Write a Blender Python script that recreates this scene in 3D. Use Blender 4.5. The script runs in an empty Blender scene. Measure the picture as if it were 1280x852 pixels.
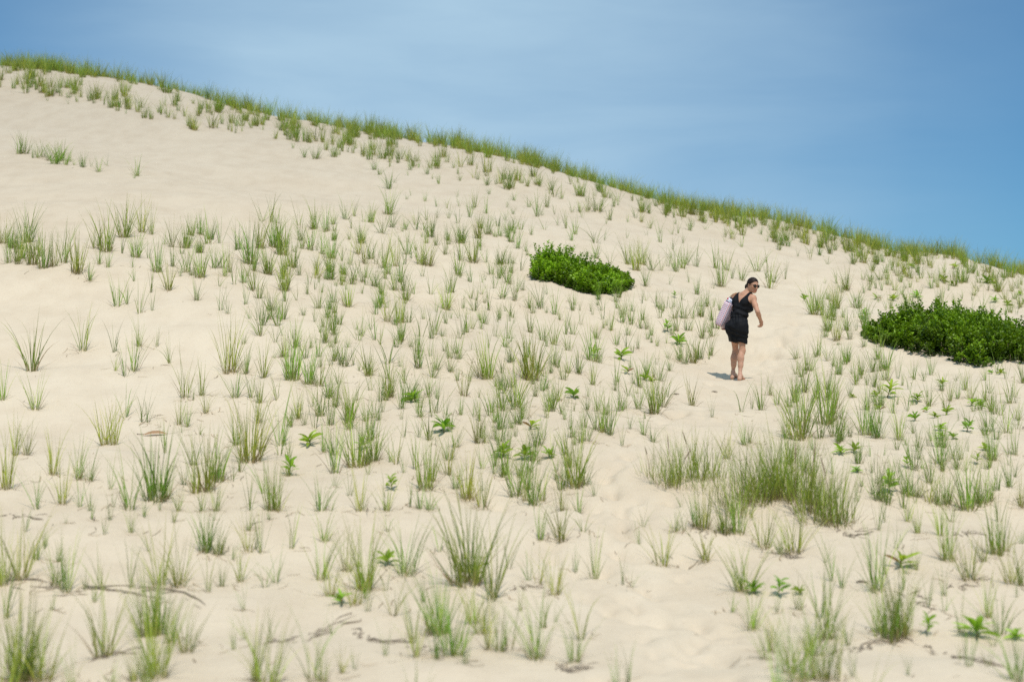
import bpy, math, random
import numpy as np
from mathutils import Vector, Matrix
R = math.radians
rng = np.random.default_rng(11)
SC = bpy.context.scene
COL = SC.collection

# ------------------------------------------------------------------ helpers
def link(o):
    COL.objects.link(o); return o

def tag(o, label=None, cat=None, group=None, kind=None):
    if label: o['label'] = label
    if cat: o['category'] = cat
    if group: o['group'] = group
    if kind: o['kind'] = kind
    return o

def mesh_obj(name, verts, faces, mat, parent=None, cols=None, smooth=True, uvs=None):
    me = bpy.data.meshes.new(name)
    verts = np.asarray(verts, dtype=np.float32).reshape(-1, 3)
    if isinstance(faces, np.ndarray):
        nv = faces.shape[1]; nf = len(faces)
        me.vertices.add(len(verts)); me.vertices.foreach_set('co', verts.ravel())
        me.loops.add(nf*nv); me.loops.foreach_set('vertex_index', faces.astype(np.int32).ravel())
        me.polygons.add(nf)
        me.polygons.foreach_set('loop_start', np.arange(0, nf*nv, nv, dtype=np.int32))
        me.polygons.foreach_set('loop_total', np.full(nf, nv, dtype=np.int32))
        me.update(calc_edges=True)
    else:
        me.from_pydata([tuple(v) for v in verts.tolist()], [], faces)
        me.update()
    if cols is not None:
        a = me.color_attributes.new('tint', 'FLOAT_COLOR', 'POINT')
        c = np.ones((len(verts), 4), dtype=np.float32); c[:, :3] = np.asarray(cols)[:, :3]
        a.data.foreach_set('color', c.ravel())
    me.polygons.foreach_set('use_smooth', np.full(len(me.polygons), smooth, dtype=bool))
    me.materials.append(mat)
    me.validate()
    o = bpy.data.objects.new(name, me)
    if parent: o.parent = parent
    return link(o)

def nmat(name):
    m = bpy.data.materials.new(name); m.use_nodes = True
    nt = m.node_tree; nt.nodes.clear()
    out = nt.nodes.new('ShaderNodeOutputMaterial')
    return m, nt, out

def N(nt, typ, **kw):
    n = nt.nodes.new(typ)
    for k, v in kw.items():
        if k.startswith('i_'):
            n.inputs[k[2:].replace('_', ' ')].default_value = v
        else: setattr(n, k, v)
    return n

def ramp(nt, fac, stops):
    r = nt.nodes.new('ShaderNodeValToRGB')
    el = r.color_ramp.elements
    while len(el) < len(stops): el.new(0.5)
    for e, (p, c) in zip(el, stops):
        e.position = p; e.color = (*c, 1)
    nt.links.new(fac, r.inputs[0]); return r.outputs[0]

def mixc(nt, fac, a, b, mode='MIX'):
    n = nt.nodes.new('ShaderNodeMix'); n.data_type = 'RGBA'; n.blend_type = mode
    for s, v in ((n.inputs[0], fac), (n.inputs[6], a), (n.inputs[7], b)):
        if hasattr(v, 'is_linked') or hasattr(v, 'links'): nt.links.new(v, s)
        elif isinstance(v, (int, float)): s.default_value = v
        else: s.default_value = (*v, 1)
    return n.outputs[2]

# ------------------------------------------------------------------ materials
def mat_leaf(name, translucent=0.35, rough=0.45, objvar=0.5, spec=0.3):
    m, nt, out = nmat(name)
    at = N(nt, 'ShaderNodeAttribute', attribute_name='tint')
    oi = N(nt, 'ShaderNodeObjectInfo')
    hs = N(nt, 'ShaderNodeHueSaturation')
    mr = N(nt, 'ShaderNodeMapRange', i_To_Min=1-0.3*objvar, i_To_Max=1+0.35*objvar)
    nt.links.new(oi.outputs['Random'], mr.inputs[0])
    nt.links.new(mr.outputs[0], hs.inputs['Value'])
    mh = N(nt, 'ShaderNodeMath', operation='MULTIPLY'); mh.inputs[1].default_value = 7.13
    fr = N(nt, 'ShaderNodeMath', operation='FRACT')
    nt.links.new(oi.outputs['Random'], mh.inputs[0]); nt.links.new(mh.outputs[0], fr.inputs[0])
    mr2 = N(nt, 'ShaderNodeMapRange', i_To_Min=0.5-0.035*objvar, i_To_Max=0.5+0.05*objvar)
    nt.links.new(fr.outputs[0], mr2.inputs[0]); nt.links.new(mr2.outputs[0], hs.inputs['Hue'])
    nt.links.new(at.outputs['Color'], hs.inputs['Color'])
    bs = N(nt, 'ShaderNodeBsdfPrincipled')
    bs.inputs['Roughness'].default_value = rough
    bs.inputs['Specular IOR Level'].default_value = spec
    nt.links.new(hs.outputs[0], bs.inputs['Base Color'])
    tr = N(nt, 'ShaderNodeBsdfTranslucent')
    tc = mixc(nt, 1.0, hs.outputs[0], (1.25, 1.25, 0.7), 'MULTIPLY')
    nt.links.new(tc, tr.inputs['Color'])
    mx = N(nt, 'ShaderNodeMixShader'); mx.inputs[0].default_value = translucent
    nt.links.new(bs.outputs[0], mx.inputs[1]); nt.links.new(tr.outputs[0], mx.inputs[2])
    nt.links.new(mx.outputs[0], out.inputs[0])
    return m

def mat_plain(name, col, rough=0.6, var=0.15, scale=30, spec=0.3, bump=0.0, sheen=0.0):
    m, nt, out = nmat(name)
    tc = N(nt, 'ShaderNodeTexCoord')
    nz = N(nt, 'ShaderNodeTexNoise', i_Scale=scale, i_Detail=4.0)
    nt.links.new(tc.outputs['Object'], nz.inputs['Vector'])
    c = ramp(nt, nz.outputs[0], [(0.3, tuple(x*(1-var) for x in col)), (0.7, tuple(min(1, x*(1+var)) for x in col))])
    bs = N(nt, 'ShaderNodeBsdfPrincipled')
    bs.inputs['Roughness'].default_value = rough
    bs.inputs['Specular IOR Level'].default_value = spec
    if sheen: bs.inputs['Sheen Weight'].default_value = sheen
    nt.links.new(c, bs.inputs['Base Color'])
    if bump:
        b = N(nt, 'ShaderNodeBump', i_Strength=bump, i_Distance=0.01)
        nt.links.new(nz.outputs[0], b.inputs['Height']); nt.links.new(b.outputs[0], bs.inputs['Normal'])
    nt.links.new(bs.outputs[0], out.inputs[0])
    return m

def mat_sand():
    m, nt, out = nmat('sand')
    tc = N(nt, 'ShaderNodeTexCoord')
    def noise(scale, detail=3.0, sc=(1, 1, 1), rough=0.5):
        mp = N(nt, 'ShaderNodeMapping'); mp.inputs['Scale'].default_value = sc
        nt.links.new(tc.outputs['Object'], mp.inputs['Vector'])
        n = N(nt, 'ShaderNodeTexNoise', i_Scale=scale, i_Detail=detail, i_Roughness=rough)
        nt.links.new(mp.outputs[0], n.inputs['Vector']); return n.outputs[0]
    big = noise(0.22, 3.0, (1, 0.6, 1)); mid = noise(2.2, 5.0, (1, 0.7, 1), 0.6)
    rip = noise(5.5, 4.0, (0.35, 1.0, 1), 0.55); fine = noise(130, 2.0); lump = noise(11, 4.0, (0.7, 1, 1), 0.6)
    c1 = ramp(nt, big, [(0.3, (0.592, 0.490, 0.366)), (0.7, (0.632, 0.532, 0.404))])
    c2 = ramp(nt, mid, [(0.25, (0.90, 0.88, 0.86)), (0.6, (1.0, 1.0, 1.0))])
    c3 = ramp(nt, fine, [(0.25, (0.84, 0.82, 0.80)), (0.75, (1.08, 1.08, 1.08))])
    c = mixc(nt, 1.0, c1, c2, 'MULTIPLY'); c = mixc(nt, 0.8, c, c3, 'MULTIPLY')
    # faint scattering of dark specks: bits of straw and shell
    sp = noise(38, 1.0); spk = ramp(nt, sp, [(0.235, (0.55, 0.45, 0.36)), (0.27, (1, 1, 1))])
    c = mixc(nt, 0.5, c, spk, 'MULTIPLY')
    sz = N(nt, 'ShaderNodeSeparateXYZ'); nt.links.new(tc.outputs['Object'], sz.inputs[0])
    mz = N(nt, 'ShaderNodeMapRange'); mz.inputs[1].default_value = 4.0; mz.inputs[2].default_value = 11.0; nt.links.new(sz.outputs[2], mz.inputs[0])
    c = mixc(nt, 1.0, c, ramp(nt, mz.outputs[0], [(0.0, (1, 1, 1)), (1.0, (0.80, 0.815, 0.84))]), 'MULTIPLY')   # the sand turns darker and greyer with height
    bs = N(nt, 'ShaderNodeBsdfPrincipled')
    bs.inputs['Roughness'].default_value = 0.95
    bs.inputs['Specular IOR Level'].default_value = 0.12
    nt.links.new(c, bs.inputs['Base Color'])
    nrm = None
    for src, st, dist in ((mid, 0.5, 0.05), (rip, 0.45, 0.035), (lump, 0.4, 0.02), (fine, 0.35, 0.004)):
        b = N(nt, 'ShaderNodeBump', i_Strength=st, i_Distance=dist)
        nt.links.new(src, b.inputs['Height'])
        if nrm is not None: nt.links.new(nrm, b.inputs['Normal'])
        nrm = b.outputs[0]
    nt.links.new(nrm, bs.inputs['Normal'])
    nt.links.new(bs.outputs[0], out.inputs[0])
    return m

M_SAND = mat_sand()
M_GRASS = mat_leaf('marram_blades', 0.38, 0.42, 0.8)
M_CLUMP = mat_leaf('clump_blades', 0.38, 0.42, 0.0)
M_DEAD = mat_leaf('dry_straw', 0.2, 0.7, 0.4, 0.15)
M_LEAF = mat_leaf('goldenrod_leaf', 0.38, 0.35, 0.5, 0.4)
M_BUSH = mat_leaf('bush_leaf', 0.3, 0.42, 0.0, 0.25)
M_WOOD = mat_plain('grey_root', (0.25, 0.20, 0.15), 0.9, 0.35, 25)
M_STEM = mat_plain('green_stem', (0.16, 0.14, 0.06), 0.7, 0.3, 40)
M_SEED = mat_plain('seed_spike', (0.20, 0.13, 0.085), 0.9, 0.35, 80)

# ------------------------------------------------------------------ camera
FPX = 1778.0; CX, CY = 640.0, 426.0; PITCH = R(3.5); EYE = 1.6
cam_d = bpy.data.cameras.new('camera'); cam = link(bpy.data.objects.new('camera', cam_d))
cam.location = (0, 0, EYE); cam.rotation_euler = (R(90)+PITCH, 0, 0)
cam_d.sensor_width = 36; cam_d.lens = 36*FPX/1280; cam_d.clip_end = 8000
cam_d.dof.use_dof = True; cam_d.dof.focus_distance = 22.0; cam_d.dof.aperture_fstop = 1.25
SC.camera = cam
cp, sp_ = math.cos(PITCH), math.sin(PITCH)
def ray(px, py):
    """direction per unit of world y for a place in the photograph"""
    a = (px-CX)/FPX; b = (CY-py)/FPX
    d = np.array([a, cp-b*sp_, sp_+b*cp]); return d/d[1]
def project(P):
    P = np.asarray(P, float); x, y, z = P[..., 0], P[..., 1], P[..., 2]-EYE
    dep = y*cp+z*sp_; up = z*cp-y*sp_
    return CX+FPX*x/dep, CY-FPX*up/dep

# ------------------------------------------------------------------ terrain: a dune rising to a grassy crest
def pchip(xk, yk, x):
    xk = np.asarray(xk, float); yk = np.asarray(yk, float); x = np.asarray(x, float)
    h = np.diff(xk); dl = np.diff(yk)/h; d = np.zeros_like(yk)
    for i in range(1, len(xk)-1):
        if dl[i-1]*dl[i] > 0:
            w1 = 2*h[i]+h[i-1]; w2 = h[i]+2*h[i-1]
            d[i] = (w1+w2)/(w1/dl[i-1]+w2/dl[i])
    d[0] = dl[0]; d[-1] = dl[-1]
    x = np.clip(x, xk[0], xk[-1]); i = np.clip(np.searchsorted(xk, x)-1, 0, len(h)-1)
    t = (x-xk[i])/h[i]
    return ((2*t**3-3*t**2+1)*yk[i]+(t**3-2*t**2+t)*h[i]*d[i]+(-2*t**3+3*t**2)*yk[i+1]+(t**3-t**2)*h[i]*d[i+1])

S_K = [-400, 0, 320, 640, 920, 1280, 1700]
ROWS = [([852]*7, [9]*7), ([720]*7, [11.2, 11.2, 11.2, 11.2, 11.3, 11.2, 11.2]),
        ([600]*7, [14, 14, 14.1, 14.2, 14.7, 14.8, 14.8]),
        ([440, 440, 455, 470, 472, 500, 510], [19.5, 19.5, 19.4, 19.8, 21.3, 19, 19]),
        ([300, 300, 330, 380, 400, 440, 450], [26, 26, 25.7, 25, 26, 23, 23]),
        ([190, 190, 230, 270, 330, 390, 400], [38, 38, 36, 34, 33, 29, 29])]
CREST_S = [-400, -150, 0, 60, 120, 220, 320, 480, 560, 640, 720, 800, 880, 960, 1060, 1110, 1170, 1280, 1420, 1700]
CREST_V = [60, 82, 90, 96, 106, 125, 148, 176, 189, 204, 224, 246, 264, 277, 302, 318, 321, 342, 372, 430]
CREST_D = [53, 53, 50, 47, 43, 42, 42]
def crest_v(s): return pchip(CREST_S, CREST_V, s)
def crest_d(s): return pchip(S_K, CREST_D, s)
GS = np.arange(-400, 1701, 10.0)
GD = np.concatenate([np.arange(0, 70, 0.1), np.arange(70, 200, 2.0), [200, 400, 1000, 4000]])
Z = np.zeros((len(GS), len(GD)))
for i, s in enumerate(GS):
    ds = [0, 5.5]; zs = [-0.06, -0.05]
    for v, D in ROWS:
        vv = float(pchip(S_K, v, s)); dd = float(pchip(S_K, D, s))
        ds.append(dd); zs.append(EYE+dd*ray(s, vv)[2])
    dc = float(crest_d(s)); zc = EYE+dc*ray(s, float(crest_v(s)))[2]
    ds += [dc, dc+2.2, dc+6, dc+22, dc+75, 4000]
    zs += [zc, zc+0.10, zc-0.6, zc-4, -2.0, -2.5]
    Z[i] = pchip(ds, zs, GD)
# smooth a little along the dune so that no knot shows
kern = np.array([1, 2, 3, 2, 1])/9.0
Zp = np.pad(Z, ((2, 2), (0, 0)), mode='edge'); Z = sum(kern[k]*Zp[k:k+len(GS)] for k in range(5))

def waves(n, lam0, lam1, amp, seed, aniso=1.0):
    g = np.random.default_rng(seed); out = []
    for _ in range(n):
        lam = math.exp(g.uniform(math.log(lam0), math.log(lam1))); th = g.uniform(0, math.pi)
        k = 2*math.pi/lam
        out.append((k*math.cos(th)/aniso, k*math.sin(th), g.uniform(0, 6.28), amp*lam/lam1/math.sqrt(n)*1.5))
    return out
WV = waves(9, 4, 9, 0.11, 3, 1.5)+waves(10, 1.2, 3, 0.035, 4, 1.5)+waves(12, 0.45, 1.0, 0.010, 5, 1.3)
BUMPS = []          # (x, y, radius x, radius y, height): hummocks and footprints

def ground(x, y, bumps=True):
    x = np.asarray(x, float); y = np.asarray(y, float)
    yy = np.clip(y, 0, 3999)
    s = np.where(yy > 1.0, CX+FPX*x/np.maximum(yy, 1.0), CX+FPX*x)
    # near the camera the profile hardly depends on the bearing
    s = np.clip(s, -400, 1700)
    fi = (s+400)/10; i = np.clip(fi.astype(int), 0, len(GS)-2); fi = fi-i
    j = np.clip(np.searchsorted(GD, yy, side='right')-1, 0, len(GD)-2)
    fj = (yy-GD[j])/(GD[j+1]-GD[j])
    z = (Z[i, j]*(1-fi)+Z[i+1, j]*fi)*(1-fj)+(Z[i, j+1]*(1-fi)+Z[i+1, j+1]*fi)*fj
    n = 0
    for kx, ky, ph, a in WV: n = n+a*np.sin(kx*x+ky*y+ph)
    z = z+n*np.clip((y+30)/30, 0.3, 1)
    if bumps:
        for bx, by, rx, ry, h in BUMPS:
            q = ((x-bx)/rx)**2+((y-by)/ry)**2
            z = z+np.where(q < 9, h*np.exp(-q), 0)
    return z

DS = np.concatenate([np.arange(5.0, 30, 0.02), np.arange(30, 62, 0.05)])
def hit(px, py):
    """where the line of sight through a place in the photograph meets the sand"""
    d = ray(px, py)
    x = d[0]*DS; zr = EYE+d[2]*DS; g = ground(x, DS, False)
    k = np.argmax(g >= zr)
    if g[k] < zr[k]:
        k = int(np.argmin(zr-g))
        return x[k], DS[k]
    if k == 0: return x[0], DS[0]
    f0 = zr[k-1]-g[k-1]; f1 = g[k]-zr[k]; t = f0/(f0+f1)
    D = DS[k-1]+t*(DS[k]-DS[k-1]); return d[0]*D, D

# ------------------------------------------------------------------ where the tufts grow (read off the photograph in 4x tiles)
T = {}
T[(0, 213)] = """15,365,150,m 40,480,180,m 90,470,150,m 135,360,180,d 160,500,140,d 215,525,170,d 265,515,150,d 320,490,150,m 385,540,170,d 450,570,100,m 480,390,140,m
530,405,180,d 540,500,90,m 495,485,90,m 610,415,90,s 620,335,170,d 680,435,120,d 710,310,150,m 755,320,130,m 660,490,80,s 672,560,90,s 585,680,180,m 635,668,140,s 700,715,130,s
755,612,120,s 760,700,90,s 840,600,140,m 785,510,130,d 745,440,90,s 862,388,170,m 820,375,80,s 910,395,130,m 940,390,110,m 900,530,80,s 930,510,130,m 1000,535,150,d 960,525,120,m
985,650,120,m 1040,380,160,m 1070,490,120,m 1100,380,130,s 1125,530,150,m 1150,510,150,m 1190,420,120,m 1170,570,120,s 1095,580,90,s 1105,700,110,s 1140,715,120,s 1215,560,120,m
1230,670,110,s 1250,470,200,d 1265,600,150,m"""
T[(320, 213)] = """30,255,110,s 72,260,130,s 105,265,90,s 215,275,100,s 295,290,110,m 350,305,120,d 385,270,80,m 445,245,100,m 490,230,80,s 480,290,80,s 575,260,90,d 540,258,70,s 665,95,90,s
665,220,110,d 630,315,100,m 680,285,90,m 730,305,70,s 800,298,110,s 855,250,80,s 835,300,70,s 965,240,90,s 1010,265,70,s 1015,180,50,s 1095,185,80,m 1070,235,90,m 1150,215,90,m
1110,340,110,d 1160,320,100,d 1210,280,80,m 1255,185,60,s 1155,75,60,m 1200,70,50,s 1020,50,60,s 615,22,40,m 855,20,30,s 20,420,150,d 60,520,150,d 90,410,170,d 130,450,160,d
145,600,150,d 185,490,130,d 215,525,100,m 230,400,110,m 270,405,130,m 305,405,110,s 265,570,100,s 300,540,130,m 380,450,130,d 365,510,110,m 380,550,80,s 390,660,120,m 330,610,60,s
310,690,120,m 205,650,90,s 430,555,110,m 430,460,110,s 470,480,130,s 510,420,130,m 545,470,140,m 500,550,110,s 535,560,120,m 530,615,60,s 460,680,130,d 590,580,130,m 600,470,120,s
640,490,150,m 660,520,160,m 700,480,140,m 720,560,120,m 690,600,120,m 745,470,120,s 755,420,110,m 780,440,100,s 825,470,120,d 865,478,120,d 945,420,100,m 625,665,130,m 655,755,150,m
750,650,130,m 740,600,110,m 720,760,130,d 765,760,120,m 790,620,100,s 725,850,120,d 825,830,120,s 875,840,130,m 875,620,120,s 905,710,100,s 950,695,140,d 980,610,130,m 1010,520,140,m
1025,450,130,m 1085,460,130,d 1075,560,110,s 1100,650,120,s 1075,640,100,s 1035,690,90,s 975,740,70,s 1015,840,120,s 1055,810,120,m 1130,620,100,s 1155,770,100,s 1165,700,110,s
1190,590,110,s 1175,520,100,m 1215,540,90,m 1230,640,110,m 1255,465,90,m 1255,560,90,m 1150,460,90,s 1195,830,100,s 1260,840,120,s 15,640,120,m 10,750,100,s 20,825,110,m 70,745,150,m
50,760,110,s 135,745,120,m 320,810,90,s 385,820,130,m 510,850,140,s 595,850,150,s"""
T[(640, 213)] = """15,290,80,s 45,295,70,m 30,390,90,m 85,185,70,m 125,230,100,m 175,185,80,m 160,295,60,s 140,80,70,m 200,100,70,m 300,210,60,s 340,210,60,m 430,205,80,d 490,250,90,m
510,180,60,m 230,275,70,s 270,290,80,s 315,320,80,m 215,220,50,s 415,360,90,s 460,350,60,s 575,340,50,s 580,260,50,s 690,290,60,m 740,360,90,s 805,395,60,s 800,320,50,s 830,315,60,s
890,300,70,m 655,205,80,m 690,215,70,s 720,180,60,m 770,235,70,s 810,235,60,s 965,265,60,s 1000,270,40,s 1120,255,70,d 1200,290,50,m 1155,345,50,s 1105,320,50,s 45,500,110,s
20,610,110,s 80,690,110,s 140,690,100,m 175,620,70,s 215,720,110,m 240,440,70,m 270,450,90,m 420,440,80,m 490,470,90,s 580,470,110,m 620,500,130,d 650,470,120,d 700,500,110,m 670,580,100,m
745,500,80,s 780,480,80,s 820,505,110,m 855,490,90,m 870,470,80,m 920,480,100,m 885,560,70,s 925,620,90,d 1000,590,100,s 1020,490,110,m 1045,580,140,d 1075,500,90,m 1100,540,80,s
1150,550,90,m 1225,505,90,m 1270,540,80,s 785,570,60,s 395,705,60,s 305,700,80,m 285,660,60,s 455,745,80,s 495,800,110,m 525,690,70,m 560,720,100,m 600,770,130,m 645,790,110,m
670,650,60,s 720,650,60,s 770,690,80,s 770,800,100,s 815,740,100,m 860,740,110,m 900,740,90,s 945,730,100,d 975,680,80,m 1000,750,90,m 850,650,60,s 90,810,110,m 155,850,130,m
270,820,110,s 305,820,120,m 345,770,80,s 340,700,60,s 950,840,110,m 1000,830,90,m"""
T[(960, 213)] = """10,300,60,s 70,375,80,d 100,380,80,m 140,340,60,s 165,360,60,s 210,415,50,s 150,430,50,s 280,365,90,d 300,350,80,m 260,425,70,m 335,400,60,m 420,405,50,m 480,440,60,s
545,470,80,d 575,460,70,m 620,500,60,m 655,440,60,m 720,485,60,m 10,590,150,m 30,560,100,m 85,540,80,s 230,720,140,d 250,700,120,d 270,725,110,m 390,600,110,d 370,610,70,m 340,690,140,d
320,730,110,m 300,800,130,d 345,850,130,d 395,800,110,m 445,690,100,m 440,800,80,s 480,760,90,m 510,570,80,s 545,590,80,s 570,600,70,s 635,600,80,m 670,620,70,s 700,700,90,d 690,590,60,s
740,510,60,s 765,540,60,m 780,470,50,m 815,590,90,m 850,680,110,m 875,660,90,s 880,700,60,s 900,600,60,s 940,690,70,s 975,560,90,d 990,560,70,m 1050,530,60,m 1075,520,50,s
1070,690,100,s 1020,650,50,s 1010,720,70,m 1190,720,90,s 1180,550,60,m 1250,590,70,m 1245,720,60,s 590,700,80,s 555,660,70,s 610,720,60,s 750,660,60,s"""
T[(0, 426)] = """160,150,270,m 15,295,170,m 175,345,180,m 415,50,200,m 570,55,130,s 575,150,100,s 625,178,130,s 670,150,180,m 695,28,120,m 785,28,100,s 850,110,140,s 925,290,190,m 1010,278,140,m
965,305,60,s 1030,372,140,m 1150,160,240,d 1230,165,130,m 1175,285,150,m 1255,285,130,s 570,520,200,m 525,520,190,m 625,390,170,s 715,415,150,s 740,418,140,s 895,430,150,m 935,435,110,m
1000,470,90,s 905,460,60,s 75,570,190,m 135,570,160,m 35,740,240,m 265,668,190,m 310,815,200,m 395,690,180,m 450,700,150,m 405,830,150,s 455,850,120,s 185,840,180,s 550,740,180,s
570,830,90,s 645,840,260,m 775,800,270,d 810,750,150,m 835,790,160,m 825,560,130,s 920,720,110,m 975,760,220,m 965,620,130,m 1030,750,280,d 1085,700,190,d 1080,850,150,m 1160,700,150,s
1200,655,170,s 1250,605,260,d 1180,520,180,m 890,850,100,m 1010,850,110,m 1245,850,200,s"""
T[(320, 426)] = """40,185,170,m 85,85,90,s 140,80,110,d 180,195,230,d 265,215,170,d 315,225,140,m 320,130,100,m 390,100,130,m 435,100,100,s 485,120,90,s 560,175,140,m 535,140,70,s 415,215,110,s
400,330,150,m 280,330,110,s 210,390,150,m 370,420,170,m 470,395,190,d 590,385,130,s 635,355,100,s 665,280,170,d 745,210,140,s 810,135,160,m 900,145,120,m 865,270,110,m 905,290,100,s
975,155,110,m 970,85,120,m 1010,90,110,m 1040,275,170,m 1025,370,110,m 1075,45,60,s 1160,190,230,d 1125,180,140,m 1210,280,110,s 1115,280,70,s 1230,160,120,s 820,380,110,m 880,380,90,s
740,480,110,s 945,390,110,s 1110,510,170,m 1090,380,120,s 1205,500,140,s 1250,250,100,s 15,410,180,m 20,310,130,m 15,545,150,m 125,520,230,m 160,675,130,m 340,555,160,m 395,660,280,m
395,725,80,s 360,550,90,s 500,630,230,d 550,620,120,d 590,600,180,m 700,615,190,s 740,660,110,s 960,670,170,m 850,745,200,d 800,640,180,s 880,700,170,m 1000,740,130,m 1055,795,230,d
1130,640,150,s 1195,625,100,m 895,520,60,s 1260,690,90,s 525,850,200,m 75,845,230,d 110,850,180,m 325,850,200,m 370,850,130,s 650,850,170,m 770,830,110,s 820,840,130,m 870,845,120,m
1130,830,220,m"""
T[(640, 426)] = """95,195,190,d 130,150,130,m 25,330,200,m 30,415,120,m 170,180,130,s 205,120,130,m 280,160,110,m 335,165,120,m 405,220,120,m 400,100,150,d 440,110,110,m 235,300,150,m 175,385,180,s
275,330,70,s 310,350,70,s 380,280,80,s 425,350,160,m 365,430,120,m 455,455,170,d 490,470,180,m 540,350,130,m 580,275,100,s 635,340,130,m 590,440,100,s 515,220,140,s 630,40,90,m 665,390,60,s
715,360,180,d 750,330,150,m 740,200,140,m 790,150,90,m 775,280,100,s 660,465,110,m 705,490,120,m 550,525,110,s 290,440,90,s 345,510,120,m 375,500,120,m 290,630,200,m 315,730,240,d
370,720,130,m 415,775,110,s 225,650,90,s 100,600,190,m 900,320,150,m 1000,380,80,s 865,115,110,m 910,110,120,d 835,100,100,m 940,90,110,m 1145,355,130,s 1200,340,90,s 1245,345,130,m
20,780,230,m 70,800,160,m 110,820,220,m 150,800,170,m 250,850,140,m 330,830,130,m 1075,590,150,m 1160,520,130,m 1190,510,110,m"""
T[(960, 426)] = """45,320,110,m 10,270,100,m 145,260,90,m 140,90,80,m 165,180,100,m 215,150,110,m 240,80,80,m 300,100,100,s 350,20,30,m 395,105,90,d 420,165,80,s 470,170,90,m 520,155,120,m 560,150,80,m
355,170,60,m 110,330,110,m 160,490,230,d 130,430,170,m 190,400,170,m 285,415,250,d 240,290,110,m 320,400,180,m 370,390,130,s 90,490,100,m 375,500,100,s 410,480,110,m 490,470,190,d
540,485,130,d 570,490,100,s 655,495,150,m 690,440,90,s 650,190,120,s 720,185,70,s 780,200,80,s 815,170,100,m 910,300,110,m 940,200,60,s 1010,290,120,m 1060,345,100,m 1110,260,90,s
1110,335,90,s 1085,470,120,m 1130,330,60,s 1190,190,90,s 1235,280,100,s 1195,460,180,s 1245,440,80,s 1120,595,170,d 1205,570,140,s 1235,570,130,m 1255,420,80,s 875,650,140,m 900,600,110,s
925,590,100,s 820,500,110,s 225,545,110,s 580,570,60,s 520,660,120,s 525,775,110,s 600,830,120,m 710,780,160,m 740,780,130,m 805,810,160,m 900,820,170,m 1000,845,260,d 1045,810,190,m
1080,815,200,m 1110,800,150,m 1235,680,110,s 1265,830,150,m 690,520,90,s 770,640,80,s"""
T[(0, 639)] = """15,370,280,m 45,350,170,s 95,340,260,m 125,100,100,s 180,240,130,m 225,185,130,s 275,370,200,m 295,250,110,m 265,490,120,s 335,400,230,m 330,60,60,s 430,390,120,s 505,385,180,s
655,105,120,m 525,115,110,s 460,40,80,s 800,370,260,w 815,450,100,s 650,380,200,s 895,375,230,w 1030,200,180,d 1095,215,130,d 1075,45,60,s 870,55,70,m 1045,400,170,s 1110,375,130,m
1200,350,180,m 1225,490,140,s 1240,200,170,m 1245,95,120,m 1160,240,90,s 520,730,300,w 740,650,330,d 780,830,380,d 800,640,260,d 850,680,200,m 930,710,200,w 965,690,100,s 120,840,400,d
90,850,330,d 215,852,330,m 170,852,300,m 560,892,160,m 370,900,250,s 670,850,150,m 740,900,200,m 1225,640,120,s 1170,690,160,s 1270,850,200,m 20,985,420,m 330,960,300,s"""
T[(320, 639)] = """180,185,170,s 65,40,50,m 340,150,140,m 325,340,230,m 455,300,200,m 535,390,280,d 490,470,200,m 560,500,130,s 660,100,90,s 750,320,230,m 690,520,200,s 650,400,120,s 1050,390,380,d
1090,380,270,m 1185,450,320,m 915,615,290,d 870,600,180,m 795,730,240,m 985,720,230,d 1090,560,170,m 1125,610,210,m 1165,690,200,m 1220,700,180,m 1265,690,220,s 900,740,120,s 100,355,160,s
45,380,130,s 0,190,120,s 70,650,200,s 280,830,330,s 330,852,200,m 430,810,170,s 495,790,160,s 60,870,300,m 0,852,280,s 1035,780,80,s 920,200,130,s 370,420,150,m 330,960,300,s 800,980,260,s"""
T[(640, 639)] = """140,140,180,m 240,145,170,m 355,100,110,s 410,335,230,m 315,295,150,s 555,365,110,s 595,365,90,s 130,370,200,s 85,350,150,s 215,420,180,m 45,500,120,s 160,580,200,s 125,735,270,m
310,755,200,w 215,550,100,s 350,640,260,s 655,80,100,s 640,165,120,s 750,265,200,w 820,120,130,m 860,125,100,s 960,120,200,d 965,250,160,m 925,100,150,d 1070,140,180,d 1130,135,180,d
1260,190,200,m 1130,395,200,m 1165,400,220,m 1200,590,200,m 1100,500,130,s 1265,740,150,m 520,852,180,s 580,852,150,s"""
T[(960, 639)] = """65,215,130,m 130,210,230,m 585,70,110,s 700,60,150,m 750,110,130,m 860,120,170,m 905,245,230,d 1005,345,200,m 1080,250,130,m 1140,215,250,d 1190,200,170,m 1215,360,180,m 1265,370,200,m
1265,160,100,m 545,400,260,w 600,670,320,m 570,640,200,m 655,660,330,d 690,650,200,m 535,650,180,s 680,390,130,s 45,500,130,s 155,490,150,m 290,650,320,m 240,720,250,m 280,840,300,d
110,800,250,m 20,700,180,m 160,850,280,m 350,850,230,s 965,620,180,s 1100,530,200,m 1245,850,330,m 405,680,140,s 960,740,100,s 700,820,100,s 885,500,120,s 500,990,260,s 60,960,300,m"""
T[(0, 50)] = """92,570,80,m 120,570,85,d 165,590,60,m 190,590,70,m 215,585,70,m 245,605,75,m 275,620,100,d 300,605,80,d 330,625,65,m 350,610,55,m 370,625,45,s 415,635,60,d 455,635,45,s 490,660,65,m
535,628,55,s 672,692,60,s 685,680,90,m 450,305,70,d 130,265,80,m 68,245,60,d 180,250,70,m 290,265,70,d 340,290,50,m 385,310,60,m 520,325,50,s 600,340,60,m 630,368,40,s 735,365,40,s
790,365,40,s 890,355,70,m 1110,420,60,m 1180,430,60,m 1255,440,55,m 1000,370,60,d 825,370,50,s 240,305,30,s 345,320,40,s"""
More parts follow.
